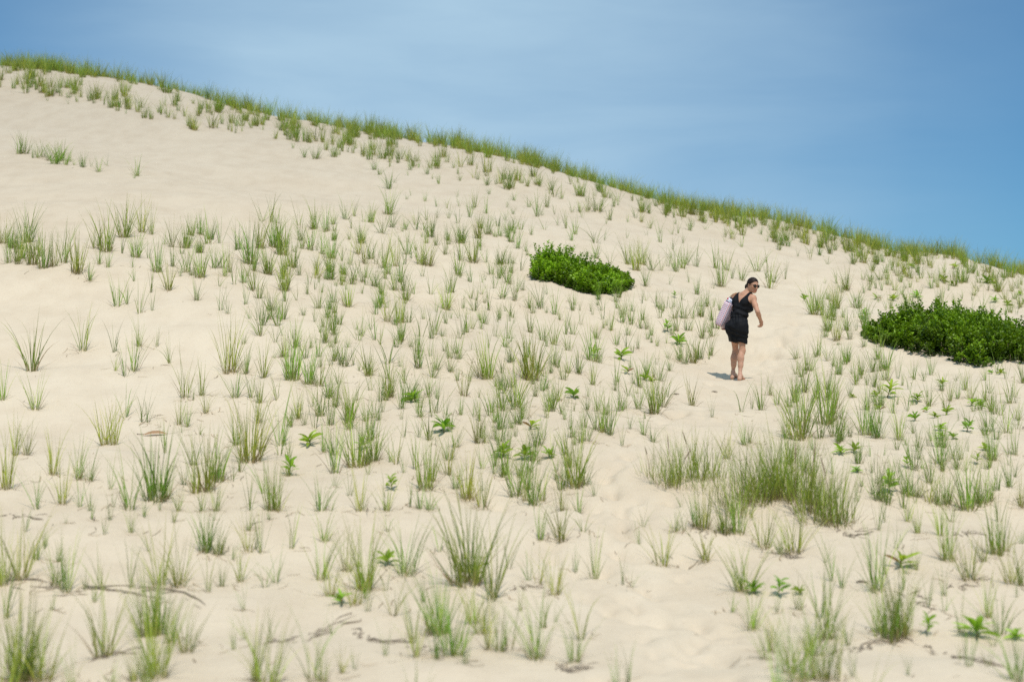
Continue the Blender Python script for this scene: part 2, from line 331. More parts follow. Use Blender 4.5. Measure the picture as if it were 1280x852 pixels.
T[(320, 90)] = """185,380,40,m 240,428,55,m 300,435,65,d 390,425,85,d 460,400,50,s 620,515,60,m 590,490,70,m 665,585,100,m 665,475,60,s 710,455,70,m 770,490,80,m 790,480,70,s 810,480,60,s 855,510,70,m
880,490,50,s 1010,510,45,m 1020,545,40,s 1110,540,55,m 1155,565,70,m 1210,560,50,s 1260,540,60,m 1180,500,60,s 905,430,40,s 500,385,50,m 570,380,40,m 765,450,60,s 695,555,45,s"""
TUFTS = []          # px, py, height px, type
for (x0, y0), txt in T.items():
    for w in txt.split():
        a, b, h, k = w.split(',')
        TUFTS.append((x0+float(a)/4, y0+float(b)/4, float(h)/4, k))

# hummocks under the big clumps, and footprints along the trodden path
def bump_at(px, py, rx, ry, h):
    x, y = hit(px, py); BUMPS.append((x, y, rx, ry, h))
bump_at(985, 645, 0.75, 0.7, 0.13); bump_at(850, 612, 0.45, 0.4, 0.07); bump_at(880, 672, 0.4, 0.3, 0.05)
bump_at(1135, 800, 0.55, 0.3, 0.05); bump_at(590, 735, 0.5, 0.35, 0.04); bump_at(195, 805, 0.35, 0.3, 0.04)
bump_at(560, 840, 0.3, 0.2, 0.04); bump_at(215, 520, 0.5, 0.5, 0.05); bump_at(50, 345, 1.2, 0.9, 0.12); bump_at(335, 320, 1.4, 0.9, 0.12)
PATH = [(880, 880), (850, 800), (800, 720), (765, 650), (790, 585), (835, 525), (890, 490), (935, 462), (965, 430), (985, 395), (1003, 360), (1000, 335)]
pr = random.Random(5)
for k in range(330):
    t = pr.random()*(len(PATH)-1.001); i = int(t); f = t-i
    px = PATH[i][0]*(1-f)+PATH[i+1][0]*f; py = PATH[i][1]*(1-f)+PATH[i+1][1]*f
    px += pr.gauss(0, 1)*(12+max(0, py-380)*0.11)
    x, y = hit(px, py)
    r = pr.uniform(0.07, 0.13); BUMPS.append((x, y, r*0.8, r*1.25, -pr.uniform(0.02, 0.055)))
    if pr.random() < 0.6: BUMPS.append((x+pr.uniform(-.1, .1), y-r*1.6, r, r*0.6, pr.uniform(0.01, 0.026)))

def on_ground(px, py):
    x, y = hit(px, py); return x, y, float(ground(x, y))

# the sheet of sand, fine where the photograph looks, reaching the horizon
def build_ground():
    ys = [-60, -40, -25, -15, -8, -4, -1, 1, 2.5, 4, 5, 5.6, 6.2]
    y = 6.6
    while y < 62: ys.append(y); y += (0.05 if y < 12 else 0.0040*y if y < 28 else 0.007*y if y < 36 else 0.011*y)
    while y < 4000: ys.append(y); y *= 1.05
    ys.append(4000); ys = np.array(ys)
    c = np.concatenate([np.linspace(-1, -0.46, 50)[:-1], np.linspace(-0.46, 0.46, 620), np.linspace(0.46, 1, 50)[1:]])
    Yg, Cg = np.meshgrid(ys, c, indexing='ij')
    W = 5.0+0.75*np.abs(Yg)
    Wf = W*Cg*np.where(np.abs(Cg) > 0.46, 1+((np.abs(Cg)-0.46)/0.54)**2*(3+40/(1+np.abs(Yg)/10)), 1)
    X = Wf
    Zg = ground(X.ravel(), Yg.ravel(), False)
    # add bumps locally
    xf, yf = X.ravel(), Yg.ravel()
    order = np.argsort(yf, kind='stable'); ysrt = yf[order]
    for bx, by, rx, ry, h in BUMPS:
        a, b = np.searchsorted(ysrt, [by-3*ry, by+3*ry]); idx = order[a:b]
        idx = idx[np.abs(xf[idx]-bx) < 3*rx]
        q = ((xf[idx]-bx)/rx)**2+((yf[idx]-by)/ry)**2
        Zg[idx] += np.where(q < 9, h*np.exp(-q), 0)
    V = np.stack([xf, yf, Zg], 1)
    nr, nc = Yg.shape; ii = np.arange(nr-1)[:, None]*nc+np.arange(nc-1)[None, :]
    F = np.stack([ii, ii+1, ii+nc+1, ii+nc], -1).reshape(-1, 4)
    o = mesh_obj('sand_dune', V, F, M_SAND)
    tag(o, 'pale sand dune rising to a grassy crest', None, None, 'structure')
build_ground()

# ------------------------------------------------------------------ grass blades
SEG = 5
def blades(n, g, radius=0.08, lean=(0.05, 0.45), curl=(0.1, 0.8), length=(0.6, 1.05), width=0.011, green=True, seg=SEG, bias=0.0):
    """n curved tapering blades growing from a base disc; unit height"""
    th = g.uniform(0, 2*math.pi, n); rr = radius*np.sqrt(g.uniform(0, 1, n))
    bx, by = rr*np.cos(th), rr*np.sin(th)
    az = th+g.normal(0, 0.9, n)
    l0 = g.uniform(*lean, n)*(0.35+0.65*rr/max(radius, 1e-6)); cu = g.uniform(*curl, n)**1.3*g.choice([1, 1, 1, 1.6], n)
    L = g.uniform(*length, n)*(1-0.15*rr/max(radius, 1e-6)); w0 = width*g.uniform(0.6, 1.25, n)
    s = np.linspace(0, 1, seg+1)
    ang = l0[:, None]+cu[:, None]*s[None]**1.6
    ds = L[:, None]/seg
    hor = np.concatenate([np.zeros((n, 1)), np.cumsum(np.sin((ang[:, 1:]+ang[:, :-1])/2)*ds, 1)], 1)
    ver = np.concatenate([np.zeros((n, 1)), np.cumsum(np.cos((ang[:, 1:]+ang[:, :-1])/2)*ds, 1)], 1)
    P = np.stack([bx[:, None]+hor*np.cos(az)[:, None]+bias*ver**2, by[:, None]+hor*np.sin(az)[:, None], ver-0.02], -1)
    tw = g.uniform(0, 2*math.pi, n); tw1 = tw+g.normal(0, 0.5, n)
    tws = tw[:, None]+(tw1-tw)[:, None]*s
    side = np.stack([np.cos(tws), np.sin(tws), 0.1*np.sin(tws*2)], -1)
    wid = w0[:, None]*(np.clip(1.06-s**1.5, 0.06, 1))*np.where(s < 0.05, 0.7, 1)
    A = P-side*wid[..., None]/2; B = P+side*wid[..., None]/2
    V = np.stack([A, B], 2).reshape(n, (seg+1)*2, 3)
    f = np.array([[2*k, 2*k+1, 2*k+3, 2*k+2] for k in range(seg)])
    F = (f[None]+(np.arange(n)*(seg+1)*2)[:, None, None]).reshape(-1, 4)
    if green:
        base = np.array([0.36, 0.285, 0.15]); mid = np.array([0.215, 0.318, 0.045]); tip = np.array([0.46, 0.45, 0.13])
        tone = g.uniform(0.5, 1.45, n)[:, None]; yel = (g.uniform(0, 1, n)**1.8)[:, None]
        midc = (mid*(1-yel*0.75)+np.array([0.46, 0.46, 0.085])*yel*0.75)*tone
        kb = np.clip(1-s/0.16, 0, 1)[None, :, None]*0.85; kt = np.clip((s-0.6)/0.4, 0, 1)[None, :, None]*(0.25+0.75*g.uniform(0, 1, n)**1.5)[:, None, None]
        C = midc[:, None]*(1-kb)*(1-kt)+base*kb+tip*kt*(1-kb)
    else:
        a = np.array([0.38, 0.29, 0.175]); b = np.array([0.21, 0.155, 0.10])
        k = g.uniform(0, 1, n)[:, None, None]
        C = np.broadcast_to((a*k+b*(1-k)), (n, seg+1, 3))
    C = np.repeat(C, 2, axis=1).reshape(-1, 3)
    return V.reshape(-1, 3), F, C

def merge(parts):
    vs, fs, cs, o = [], [], [], 0
    for V, F, C in parts:
        vs.append(V); fs.append(F+o); cs.append(C); o += len(V)
    return np.concatenate(vs), np.concatenate(fs), np.concatenate(cs)

def blade_kind(k, g):
    up = g.random() < 0.5; f = 0.7 if up else 1.15; bi = g.normal(0.04, .05)
    if k == 's': return blades(g.integers(8, 13), g, 0.045, (0.03, 0.52*f), (0.05, 0.8*f+0.1), (0.45, 1.12), 0.0120, bias=bi)
    if k == 'm': return blades(g.integers(18, 27), g, 0.065, (0.03, 0.50*f), (0.05, 0.7*f+0.1), (0.38, 1.12), 0.0120, bias=bi)
    if k == 'd': return blades(g.integers(40, 56), g, 0.105, (0.02, 0.42*f), (0.04, 0.6*f+0.1), (0.36, 1.10), 0.0125, bias=bi)
    return blades(g.integers(24, 34), g, 0.09, (0.05, 0.66), (0.15, 1.0), (0.4, 1.22), 0.0125, bias=bi)
def dead_kind(k, g):
    n = {'s': 4, 'm': 9, 'd': 18, 'w': 12}[k]
    return blades(n, g, 0.11, (0.5, 1.35), (0.2, 0.9), (0.2, 0.6), 0.010, green=False)

VAR = {k: [blade_kind(k, rng) for _ in range(14)] for k in 'smdw'}
DVAR = {k: [dead_kind(k, rng) for _ in range(5)] for k in 'smdw'}

# tufts that are things of their own: the 300 that show largest
WID = {'s': 0.6, 'm': 1.0, 'd': 1.5, 'w': 1.4}
in_frame = [t for t in TUFTS if 0 <= t[0] <= 1280 and t[1]-t[2]*0.6 < 852]
in_frame.sort(key=lambda t: -t[2]*t[2]*WID[t[3]])
MINE, REST = in_frame[:285], in_frame[285:]+[t for t in TUFTS if not (0 <= t[0] <= 1280 and t[1]-t[2]*0.6 < 852)]

LANDMARKS = [('the smaller bush', 662, 792, 315, 372), ('the big bush on the right', 1075, 1280, 390, 460), ("the woman", 893, 953, 346, 474),
             ('the biggest grass clump', 915, 1065, 560, 670), ('the dark clump with seed spikes', 808, 905, 545, 615),
             ('the left foreground root', 0, 255, 725, 765), ('the forked middle root', 330, 510, 768, 805),
             ('the right foreground root', 1045, 1250, 803, 832)]
used_labels = set()
def place_words(px, py):
    best = None
    for nm, x0, x1, y0, y1 in LANDMARKS:
        dx = max(x0-px, 0, px-x1); dy = max(y0-py, 0, py-y1); d = math.hypot(dx, dy)
        if d < 75 and (best is None or d < best[0]):
            if d == 0: w = 'beside'
            elif dy > dx*1.2: w = 'above' if py < y0 else 'below'
            else: w = 'left of' if px < x0 else 'right of'
            best = (d, f'{w} {nm}')
    if best: return best[1]
    if py > 800: return 'along the bottom edge'
    if px < 70: return 'near the left edge'
    if px > 1215: return 'near the right edge'
    if py > 640: return 'in the foreground sand'
    if py > 430: return 'on the middle slope'
    if py > 260: return 'on the upper slope'
    return 'below the dune crest'
def unique_label(look, px, py):
    w = place_words(px, py); py = min(py, 846)
    for a, b in ((0, 0), (0, 1), (1, 0), (1, 1), (0, -1), (-1, 0)):
        s = f'{look} {w}, {round(px/12.8)+a}% across, {round(py/8.52)+b}% down'
        if s not in used_labels:
            used_labels.add(s); return s
    s = f'{look} {w}, {px/12.8:.1f}% across, {py/8.52:.1f}% down'
    used_labels.add(s); return s
LOOK = {'s': 'sparse thin grass tuft', 'm': 'upright green grass tuft', 'd': 'dense green grass tuft', 'w': 'wide spreading grass tuft'}

protos = {}
for k in 'smdw':
    protos[k] = [(V, F, C) for V, F, C in VAR[k]]
proto_mesh, dead_mesh = {}, {}
first_used = set()
def new_tuft(k, vi, di):
    """one tuft: green blades, with its dry blades as a part"""
    if (k, vi) not in proto_mesh:
        o = mesh_obj('grass_tuft', *VAR[k][vi][:2], M_GRASS, None, VAR[k][vi][2]); proto_mesh[(k, vi)] = o
    else:
        o = link(proto_mesh[(k, vi)].copy())
    if k == 's': return o       # sparse tufts hardly carry dry blades
    if (k, di) not in dead_mesh:
        d = mesh_obj('dry_blades', *DVAR[k][di][:2], M_DEAD, None, DVAR[k][di][2]); dead_mesh[(k, di)] = d
    else:
        d = link(dead_mesh[(k, di)].copy())
    d.parent = o
    return o
for n, (px, py, h, k) in enumerate(MINE):
    x, y, z = on_ground(px, py)
    H = h*y/FPX*1.55*rng.uniform(0.9, 1.12)
    k = 'w' if (py > 650 and k == 'm' and n % 3) else k
    o = new_tuft(k, n % 14, n % 5)
    o.location = (x, y, z-0.005)
    o.rotation_euler = (0, 0, rng.uniform(0, 6.28))
    wd = rng.uniform(0.8, 1.1); o.scale = (H*wd, H*wd, H)
    tag(o, unique_label(LOOK[k], px, py), 'grass tuft', 'marram grass tufts on the dune')

# ------------------------------------------------------------------ the rest of the grass as one mass (several hundred more tufts)
def place_many(items):
    """items: x, y, z, height, kind -> one merged mesh (green) and one of dry blades"""
    G, Dd = [], []
    for (x, y, z, H, k, dens) in items:
        far = y > 30
        V, F, C = VAR[k][rng.integers(14)]
        a = rng.uniform(0, 6.28); ca, sa = math.cos(a), math.sin(a); wd = rng.uniform(0.8, 1.2)*(1.2 if far else 1)
        tone = rng.uniform(0.75, 1.2)*np.array([rng.uniform(0.9, 1.12), 1, rng.uniform(0.8, 1.2)])
        P = V*H; P = np.stack([(P[:, 0]*ca-P[:, 1]*sa)*wd+x, (P[:, 0]*sa+P[:, 1]*ca)*wd+y, P[:, 2]+z-0.005], 1)
        G.append((P, F, C*tone))
        if k in 'md' and (not far or rng.random() < 0.3):
            V, F, C = DVAR[k][rng.integers(5)]
            P = V*H; P = np.stack([P[:, 0]*ca-P[:, 1]*sa+x, P[:, 0]*sa+P[:, 1]*ca+y, P[:, 2]+z], 1)
            G.append((P, F, C))
    return merge(G)

items = []
for px, py, h, k in REST:
    x, y, z = on_ground(px, min(py, 990)) if py < 1000 else (0, 0, 0)
    items.append((x, y, z, h*y/FPX*1.55*rng.uniform(0.9, 1.12), k, 1))
# scattered small tufts in the well grown middle, as between the larger ones in the photograph
def zone(n, x0, x1, y0, y1, hm, kinds='ssm', keep=None):
    c = 0
    while c < n:
        px = rng.uniform(x0, x1); py = rng.uniform(y0, y1)
        if keep and not keep(px, py): c += 0.2; continue
        x, y, z = on_ground(px, py)
        items.append((x, y, z, rng.uniform(0.55, 1.3)*hm, kinds[rng.integers(len(kinds))], 1)); c += 1
def off_path(px, py):
    for i in range(len(PATH)-1):
        (ax, ay), (bx, by) = PATH[i], PATH[i+1]
        if by <= py <= ay:
            f = (py-ay)/(by-ay); return abs(px-(ax+(bx-ax)*f)) > 24+max(0, py-330)*0.19
    return True
def below_crest(px, py, m=6): return py > float(crest_v(px))+m
zone(60, 330, 660, 330, 600, 0.55, 'ssm')
zone(60, 620, 880, 380, 520, 0.42, 'smm', off_path)
zone(80, 990, 1280, 345, 640, 0.42, 'ssm', lambda a, b: off_path(a, b) and not (1070 < a and 388 < b < 462))
zone(70, 500, 960, 215, 330, 0.42, 'ssm', below_crest)
zone(22, 0, 640, 600, 850, 0.42, 'ss')
zone(20, 1020, 1280, 640, 850, 0.42, 'ss')
zone(70, 0, 640, 285, 350, 0.55, 'mmd', lambda a, b: math.sin(a*0.03+1)+math.sin(a*0.011+b*0.05) > -0.4)
zone(70, 300, 640, 340, 440, 0.5, 'msm')
zone(60, 360, 700, 430, 560, 0.5, 'msm')
zone(40, 740, 900, 370, 450, 0.48, 'mms', off_path)
zone(45, 1000, 1280, 330, 400, 0.45, 'mms', off_path)
zone(35, 600, 860, 500, 640, 0.45, 'ms', off_path)
zone(60, 985, 1280, 455, 640, 0.5, 'mms', off_path)
zone(30, 1010, 1120, 380, 520, 0.55, 'mm', off_path)
V, F, C = place_many(items)
o = mesh_obj('scattered_grass', V, F, M_GRASS, None, C)
tag(o, 'many small sparse grass tufts scattered over the sand slope between the larger ones', 'grass', None, 'stuff')

# dense grass along the crest
items = []
for s in np.arange(-420, 1700, 4.2):
    dc = float(crest_d(s))
    u = (s-CX)/FPX
    patch = 0.95+0.25*math.sin(s*0.05)*math.sin(s*0.021+1)
    if 1104 < s < 1118: patch = 0.25
    m = 4.3*patch*(1.15 if s < 900 else 0.85)
    for _ in range(rng.poisson(m)):
        D = dc+0.8-min(rng.exponential(2.6), rng.uniform(4, 6.5))
        x = u*D+rng.normal(0, 0.08); z = float(ground(x, D, False))
        items.append((x, D, z, rng.uniform(0.40, 0.90)*(1.0 if s < 700 else 0.85), 'mdm'[rng.integers(3)], 1))
    # thinner fringe below the crest
    if s < 500: lo, nf = pchip([-400, 0, 120, 280, 400, 500], [35, 21, 27, 31, 26, 24], s), 1.7
    else: lo, nf = 34, 1.0
    for _ in range(rng.poisson(nf)):
        py = float(crest_v(s))+2+float(lo)*rng.uniform(0, 1)**1.25
        cl = math.sin(s*0.09+py*0.11)+math.sin(s*0.037-py*0.19+2)
        if cl < -0.45 or s < -380: continue
        x, y, z = on_ground(s, py)
        items.append((x, y, z, rng.uniform(0.45, 0.8), 'mds'[rng.integers(3)], 1))
    if s > 1100:
        for _ in range(rng.poisson(1.0)):
            py = float(crest_v(s))+5+rng.uniform(0, 40)
            x, y, z = on_ground(s, py)
            items.append((x, y, z, rng.uniform(0.35, 0.6), 'mms'[rng.integers(3)], 1))
V, F, C = place_many(items)
o = mesh_obj('crest_grass', V, F, M_GRASS, None, C*np.array([1.18, 1.02, 0.95]))
tag(o, 'continuous band of dense green grass along the dune crest against the sky', 'grass', None, 'stuff')

# bits of dead straw lying about the feet of the tufts
lit = []
for _ in range(2600):
    px, py, h, k = TUFTS[int(rng.integers(len(TUFTS)))]
    if py < 430 and rng.random() < 0.75: continue
    x, y = hit(px+rng.normal(0, 1)*h*0.45, min(py, 900)+rng.normal(0, 1)*h*0.10)
    if px > 1000 and rng.random() < 0.3: x, y = x+rng.normal(0, .2), y+rng.normal(0, .3)
    L = rng.uniform(0.03, 0.16); a = rng.uniform(0, 6.28); w = rng.uniform(0.0015, 0.0035); bend = rng.normal(0, 0.5)
    V, C = [], []
    col = np.array([0.36, 0.27, 0.17])*rng.uniform(0.45, 1.1)
    for j in range(4):
        t = j/3-0.5; aa = a+bend*t; cx_, cy_ = x+math.cos(aa)*L*t, y+math.sin(aa)*L*t
        z = float(ground(cx_, cy_))+0.006+0.01*rng.random()*(j in (0, 3))
        V += [(cx_-math.sin(aa)*w, cy_+math.cos(aa)*w, z), (cx_+math.sin(aa)*w, cy_-math.cos(aa)*w, z+0.002)]; C += [col, col]
    lit.append((np.array(V), np.array([[0, 1, 3, 2], [2, 3, 5, 4], [4, 5, 7, 6]]), np.array(C)))
V, F, C = merge(lit)
o = mesh_obj('straw_litter', V, F, M_DEAD, None, C)
tag(o, 'fine bits of dead straw lying on the sand around the tufts', 'litter', None, 'stuff')

# ------------------------------------------------------------------ the two large clumps
def tube(points, radii, sides=6):
    P = [Vector(p) for p in points]; V, F = [], []
    up = Vector((0, 0, 1))
    for i, p in enumerate(P):
        t = (P[min(i+1, len(P)-1)]-P[max(i-1, 0)]).normalized()
        a = t.cross(up if abs(t.z) < 0.95 else Vector((1, 0, 0))).normalized(); b = t.cross(a)
        r = radii[i] if hasattr(radii, '__len__') else radii
        for k in range(sides):
            q = 2*math.pi*k/sides; V.append(p+a*math.cos(q)*r+b*math.sin(q)*r)
    for i in range(len(P)-1):
        for k in range(sides):
            k2 = (k+1) % sides; F.append((i*sides+k, i*sides+k2, (i+1)*sides+k2, (i+1)*sides+k))
    F.append(tuple(range(sides))[::-1]); F.append(tuple((len(P)-1)*sides+k for k in range(sides)))
    return [tuple(v) for v in V], F

def clump(name, spots, label, nseed, thatch_n):
    base = [on_ground(a, b) for a, b, _, _ in spots]
    cx = np.mean([q[0] for q in base]); cy = np.mean([q[1] for q in base]); cz = np.mean([q[2] for q in base])
    parts, dead = [], []
    for (px, py, h, n), (x, y, z) in zip(spots, base):
        H = h*y/FPX*1.15
        V, F, C = blades(n, rng, 0.17/H*0.7, (0.02, 0.55), (0.05, 0.65), (0.35, 1.28), 0.0100)
        parts.append((V*H+np.array([x-cx, y-cy, z-cz]), F, C*rng.uniform(0.7, 1.1)))
        V, F, C = blades(int(n*thatch_n), rng, 0.16/H, (0.2, 1.4), (0.1, 0.8), (0.2, 0.75), 0.008, green=False)
        dead.append((V*H+np.array([x-cx, y-cy, z-cz]), F, C*0.8))
    V, F, C = merge(parts)
    o = mesh_obj(name, V, F, M_CLUMP, None, C); o.location = (cx, cy, cz)
    V, F, C = merge(dead); mesh_obj('dry_thatch', V, F, M_DEAD, o, C)
    for i in range(nseed):
        (px, py, h, n), (x, y, z) = [(s, b) for s, b in zip(spots, base)][int(rng.integers(len(spots)))]
        H = h*y/FPX*rng.uniform(0.98, 1.16); ax, ay = rng.normal(0, 0.05, 2)
        b0 = Vector((x-cx+rng.normal(0, .05), y-cy+rng.normal(0, .05), z-cz))
        p = [b0+Vector((ax*t*t, ay*t*t, H*t)) for t in (0, 0.4, 0.72)]
        sp = [b0+Vector((ax*t*t, ay*t*t, H*t)) for t in (0.72, 0.76, 0.84, 0.92, 1.0)]
        v, f = tube(sp, [0.002, 0.0045, 0.0055, 0.0045, 0.0015]); hd = mesh_obj('seed_head', v, f, M_SEED, o)
        v, f = tube(p, [0.003, 0.0025, 0.0022], 5); mesh_obj('seed_stalk', v, f, M_SEED, hd)
    tag(o, label, 'grass clump')
clump('grass_clump', [(900, 640, 58, 26), (908, 622, 50, 24), (914, 648, 66, 34), (928, 612, 48, 26), (925, 655, 72, 45), (938, 640, 80, 55), (950, 646, 78, 60), (962, 640, 84, 60), (975, 640, 86, 65), (985, 636, 84, 60), (997, 645, 80, 60), (1008, 654, 80, 60), (1016, 662, 74, 50),
                      (1020, 648, 72, 45), (1030, 655, 62, 35), (1040, 662, 84, 55), (1050, 664, 74, 45), (1056, 660, 60, 35), (945, 628, 70, 40), (970, 625, 74, 45), (995, 628, 70, 40), (1035, 645, 60, 30)],
      'biggest dense grass clump with straw thatch at its base, right of the path', 3, 0.32)
clump('grass_clump', [(818, 603, 46, 30), (828, 612, 56, 42), (838, 617, 58, 42), (848, 611, 62, 42), (858, 609, 58, 40), (870, 611, 60, 42), (880, 608, 60, 42), (890, 606, 52, 36), (898, 602, 48, 30), (812, 595, 36, 18), (868, 622, 44, 22), (885, 628, 50, 26), (846, 620, 46, 22)],
      'dark clump with seed spikes beside the path, left of the biggest clump', 4, 0.12)

# ------------------------------------------------------------------ broad leaved plants (seaside goldenrod)
def leaf(L, W, bend, az, el, twist, base, cols, g, red=False):
    n = 5; V, C = [], []
    d = np.array([math.cos(az), math.sin(az), 0]); sd = np.array([-math.sin(az), math.cos(az), 0]); ang = el; p = np.array(base, float)
    for i in range(n+1):
        s = i/n; w = W*(math.sin(math.pi*min(1, s*0.93+0.05))**0.8)*0.5 if i < n else 0.0008
        t = d*math.cos(ang)+np.array([0, 0, 1])*math.sin(ang); nn = np.array([0, 0, 1])*math.cos(ang)-d*math.sin(ang)
        s2 = sd*math.cos(twist)+nn*math.sin(twist); fold = nn*w*0.35
        V += [p-s2*w+fold, p, p+s2*w+fold]
        c = cols*(0.85+0.3*s); m = cols*1.35+0.01
        C += [c, m, c]
        p = p+t*L/n; ang -= bend/n
    F = []
    for i in range(n):
        a = i*3
        F += [[a, a+1, a+4, a+3], [a+1, a+2, a+5, a+4]]
    return np.array(V), np.array(F), np.array(C)
def goldenrod_mesh(g, tall):
    parts = []; n = int(g.integers(8, 15))
    hs = 0.55 if tall else 0.22
    for i in range(n):
        t = (i+0.5)/n; z = hs*(0.25+0.75*t)+0.02
        el = g.uniform(0.1, 0.5)+t*0.7
        col = np.array([0.22, 0.33, 0.026])*g.uniform(0.7, 1.35)
        if g.random() < 0.04: col = np.array([0.22, 0.13, 0.045])
        parts.append(leaf(g.uniform(0.42, 0.72)*(1-0.25*t), g.uniform(0.115, 0.165), g.uniform(0.2, 1.1), i*2.4+g.normal(0, 0.3), el, g.normal(0, 0.4), (g.normal(0, .02), g.normal(0, .02), z), col, g))
    return merge(parts), hs
GR = [goldenrod_mesh(rng, t) for t in (0, 0, 0, 0, 1, 1)]
GOLD = """520,502,40 555,541,42 388,556,40 362,594,34t 450,562,24t 630,571,34 490,612,26t 663,537,28 655,574,36 685,573,30 717,498,30 785,467,22 805,475,22 815,477,16 777,449,28 741,444,22 846,431,28
1052,568,26 1067,566,26 1109,497,34t 1094,495,16 1147,502,22 1145,526,22 1159,515,18 1168,522,18 1175,538,22 1184,518,20 1178,482,20 1208,540,24t 1178,548,20 1191,549,20 1214,507,24 1226,510,20
1072,590,20 1112,616,34t 1135,584,16t 1221,580,18t 1250,468,14 1239,467,12 1100,514,20 1066,497,12 1232,563,18 1005,376,15 1095,374,18 1118,376,18 1146,372,16 1178,352,18 1190,357,12 1235,355,26
1244,378,15 1260,382,18 1183,390,14 1082,398,18t 1275,369,12 1140,335,14 1193,336,18 835,414,18t 844,372,12t 852,426,16 1125,709,50 973,744,32t 944,742,36 1000,743,22 1158,800,32t 1222,801,62 1272,800,34
485,706,34 428,755,44"""
gproto = {}
for n, w in enumerate(GOLD.split()):
    a, b, c = w.split(','); tall = c.endswith('t'); size = float(c.rstrip('t')); px, py = float(a), float(b)
    x, y, z = on_ground(px, py); L = size*y/FPX
    vi = (4+n % 2) if tall else n % 4
    if vi not in gproto:
        (V, F, C), hs = GR[vi]
        o = mesh_obj('goldenrod_plant', V, F, M_LEAF, None, C)
        v, f = tube([(0, 0, -0.05), (0.01, 0, hs*0.5), (0, 0.01, hs*0.95)], [0.022, 0.018, 0.012], 6)
        st = mesh_obj('stem', v, f, M_STEM, o); gproto[vi] = (o, st)
    else:
        o = link(gproto[vi][0].copy()); st = link(gproto[vi][1].copy()); st.parent = o
    o.location = (x, y, z); o.rotation_euler = (rng.normal(0, .16), rng.normal(0, .16), rng.uniform(0, 6.28)); o.scale = (L*rng.uniform(0.8, 1.05), L*rng.uniform(0.8, 1.05), L*rng.uniform(0.75, 1.15))
    tag(o, unique_label('tall leafy green plant' if tall else 'low broad-leaved green plant', px, py), 'plant', 'broad leaved plants between the grass')

# ------------------------------------------------------------------ the two bushes
def shoot(H, g, dark, nl=34):
    """one leafy twig: whorls of leaves that thin out to a pale tip"""
    parts = []; lean = g.normal(0, 0.3, 2)
    for i in range(nl):
        t = 0.02+0.98*(i+g.random())/nl; z = H*t
        az = i*2.4+g.normal(0, .5); rad = 0.055*(1-t)**0.7*g.random()
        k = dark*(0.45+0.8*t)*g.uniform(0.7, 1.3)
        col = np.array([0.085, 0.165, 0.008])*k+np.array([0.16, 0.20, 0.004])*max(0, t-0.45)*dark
        L = g.uniform(0.045, 0.075)*(1.15-0.35*t); d = np.array([math.cos(az), math.sin(az), 0]); base = np.array([lean[0]*z, lean[1]*z, z])+d*rad
        el = g.uniform(-0.2, 0.8)+0.5*t; W = L*0.34
        sd = np.array([-math.sin(az), math.cos(az), 0]); up = np.array([0, 0, 1.0])
        tdir = d*math.cos(el)+up*math.sin(el); tw = g.normal(0, .6)
        sd = sd*math.cos(tw)+(up*math.cos(el)-d*math.sin(el))*math.sin(tw)
        V = np.array([base, base+tdir*L*0.5-sd*W, base+tdir*L-up*L*0.12, base+tdir*L*0.5+sd*W])
        parts.append((V, np.array([[0, 1, 2, 3]]), np.tile(col, (4, 1))))
    return merge(parts)
def bush(outline, heights, label, n, shade=1.0):
    """outline: footprint on the sand; heights(u) height profile along it"""
    pts = [on_ground(a, b) for a, b in outline]
    xs = np.array([p[0] for p in pts]); ys = np.array([p[1] for p in pts])
    cx, cy = xs.mean(), ys.mean(); cz = float(ground(cx, cy))
    x0, x1 = xs.min(), xs.max()
    def inside(x, y):
        c = False; j = len(xs)-1
        for i in range(len(xs)):
            if (ys[i] > y) != (ys[j] > y) and x < (xs[j]-xs[i])*(y-ys[i])/(ys[j]-ys[i])+xs[i]: c = not c
            j = i
        return c
    def edge(x, y): return min(math.hypot(x-((xs[i]*(8-k)+xs[i-1]*k)/8), y-((ys[i]*(8-k)+ys[i-1]*k)/8)) for i in range(len(xs)) for k in range(8))
    parts, stems, sf = [], [], []; c = 0
    clumps = [(rng.uniform(x0, x1), rng.uniform(ys.min(), ys.max()), rng.uniform(0.66, 1.14), rng.uniform(0.65, 1.3)) for _ in range(int(16*(x1-x0)))]
    while c < n:
        x = rng.uniform(x0, x1); y = rng.uniform(ys.min(), ys.max())
        if not inside(x, y): continue
        e = min(1, edge(x, y)/0.32)
        if e < 0.45 and rng.random() > e+0.35: continue
        cl = min(clumps, key=lambda q: (q[0]-x)**2+(q[1]-y)**2)
        H = heights((x-x0)/(x1-x0))*(0.42+0.58*math.sqrt(e))*cl[2]*(rng.uniform(0.75, 1.05) if rng.random() < 0.82 else rng.uniform(1.05, 1.5))
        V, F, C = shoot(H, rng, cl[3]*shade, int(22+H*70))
        z = float(ground(x, y))
        off = np.array([x-cx, y-cy, z-cz]); parts.append((V+off, F, C))
        if c % 2 == 0:
            v, f = tube([off+np.array([0, 0, -0.03]), off+np.array([0, 0, H*0.6])], [0.006, 0.003], 4)
            k0 = len(stems); stems += v; sf += [tuple(i+k0 for i in q) for q in f]
        c += 1
    V, F, C = merge(parts)
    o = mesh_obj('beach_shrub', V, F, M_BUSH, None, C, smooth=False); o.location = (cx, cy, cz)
    st = mesh_obj('stems', stems, sf, M_STEM, o); st['kind'] = 'stuff'
    tag(o, label, 'shrub')
bush([(660, 346), (672, 352), (700, 357), (722, 365), (748, 371), (770, 368), (792, 360), (788, 350), (760, 345), (730, 341), (700, 335), (672, 334)],
     lambda u: float(np.interp(u, [0, 0.12, 0.25, 0.6, 1], [0.42, 0.50, 0.38, 0.31, 0.20])), 'smaller low dark green bush alone in the middle of the slope', 620, 1.35)
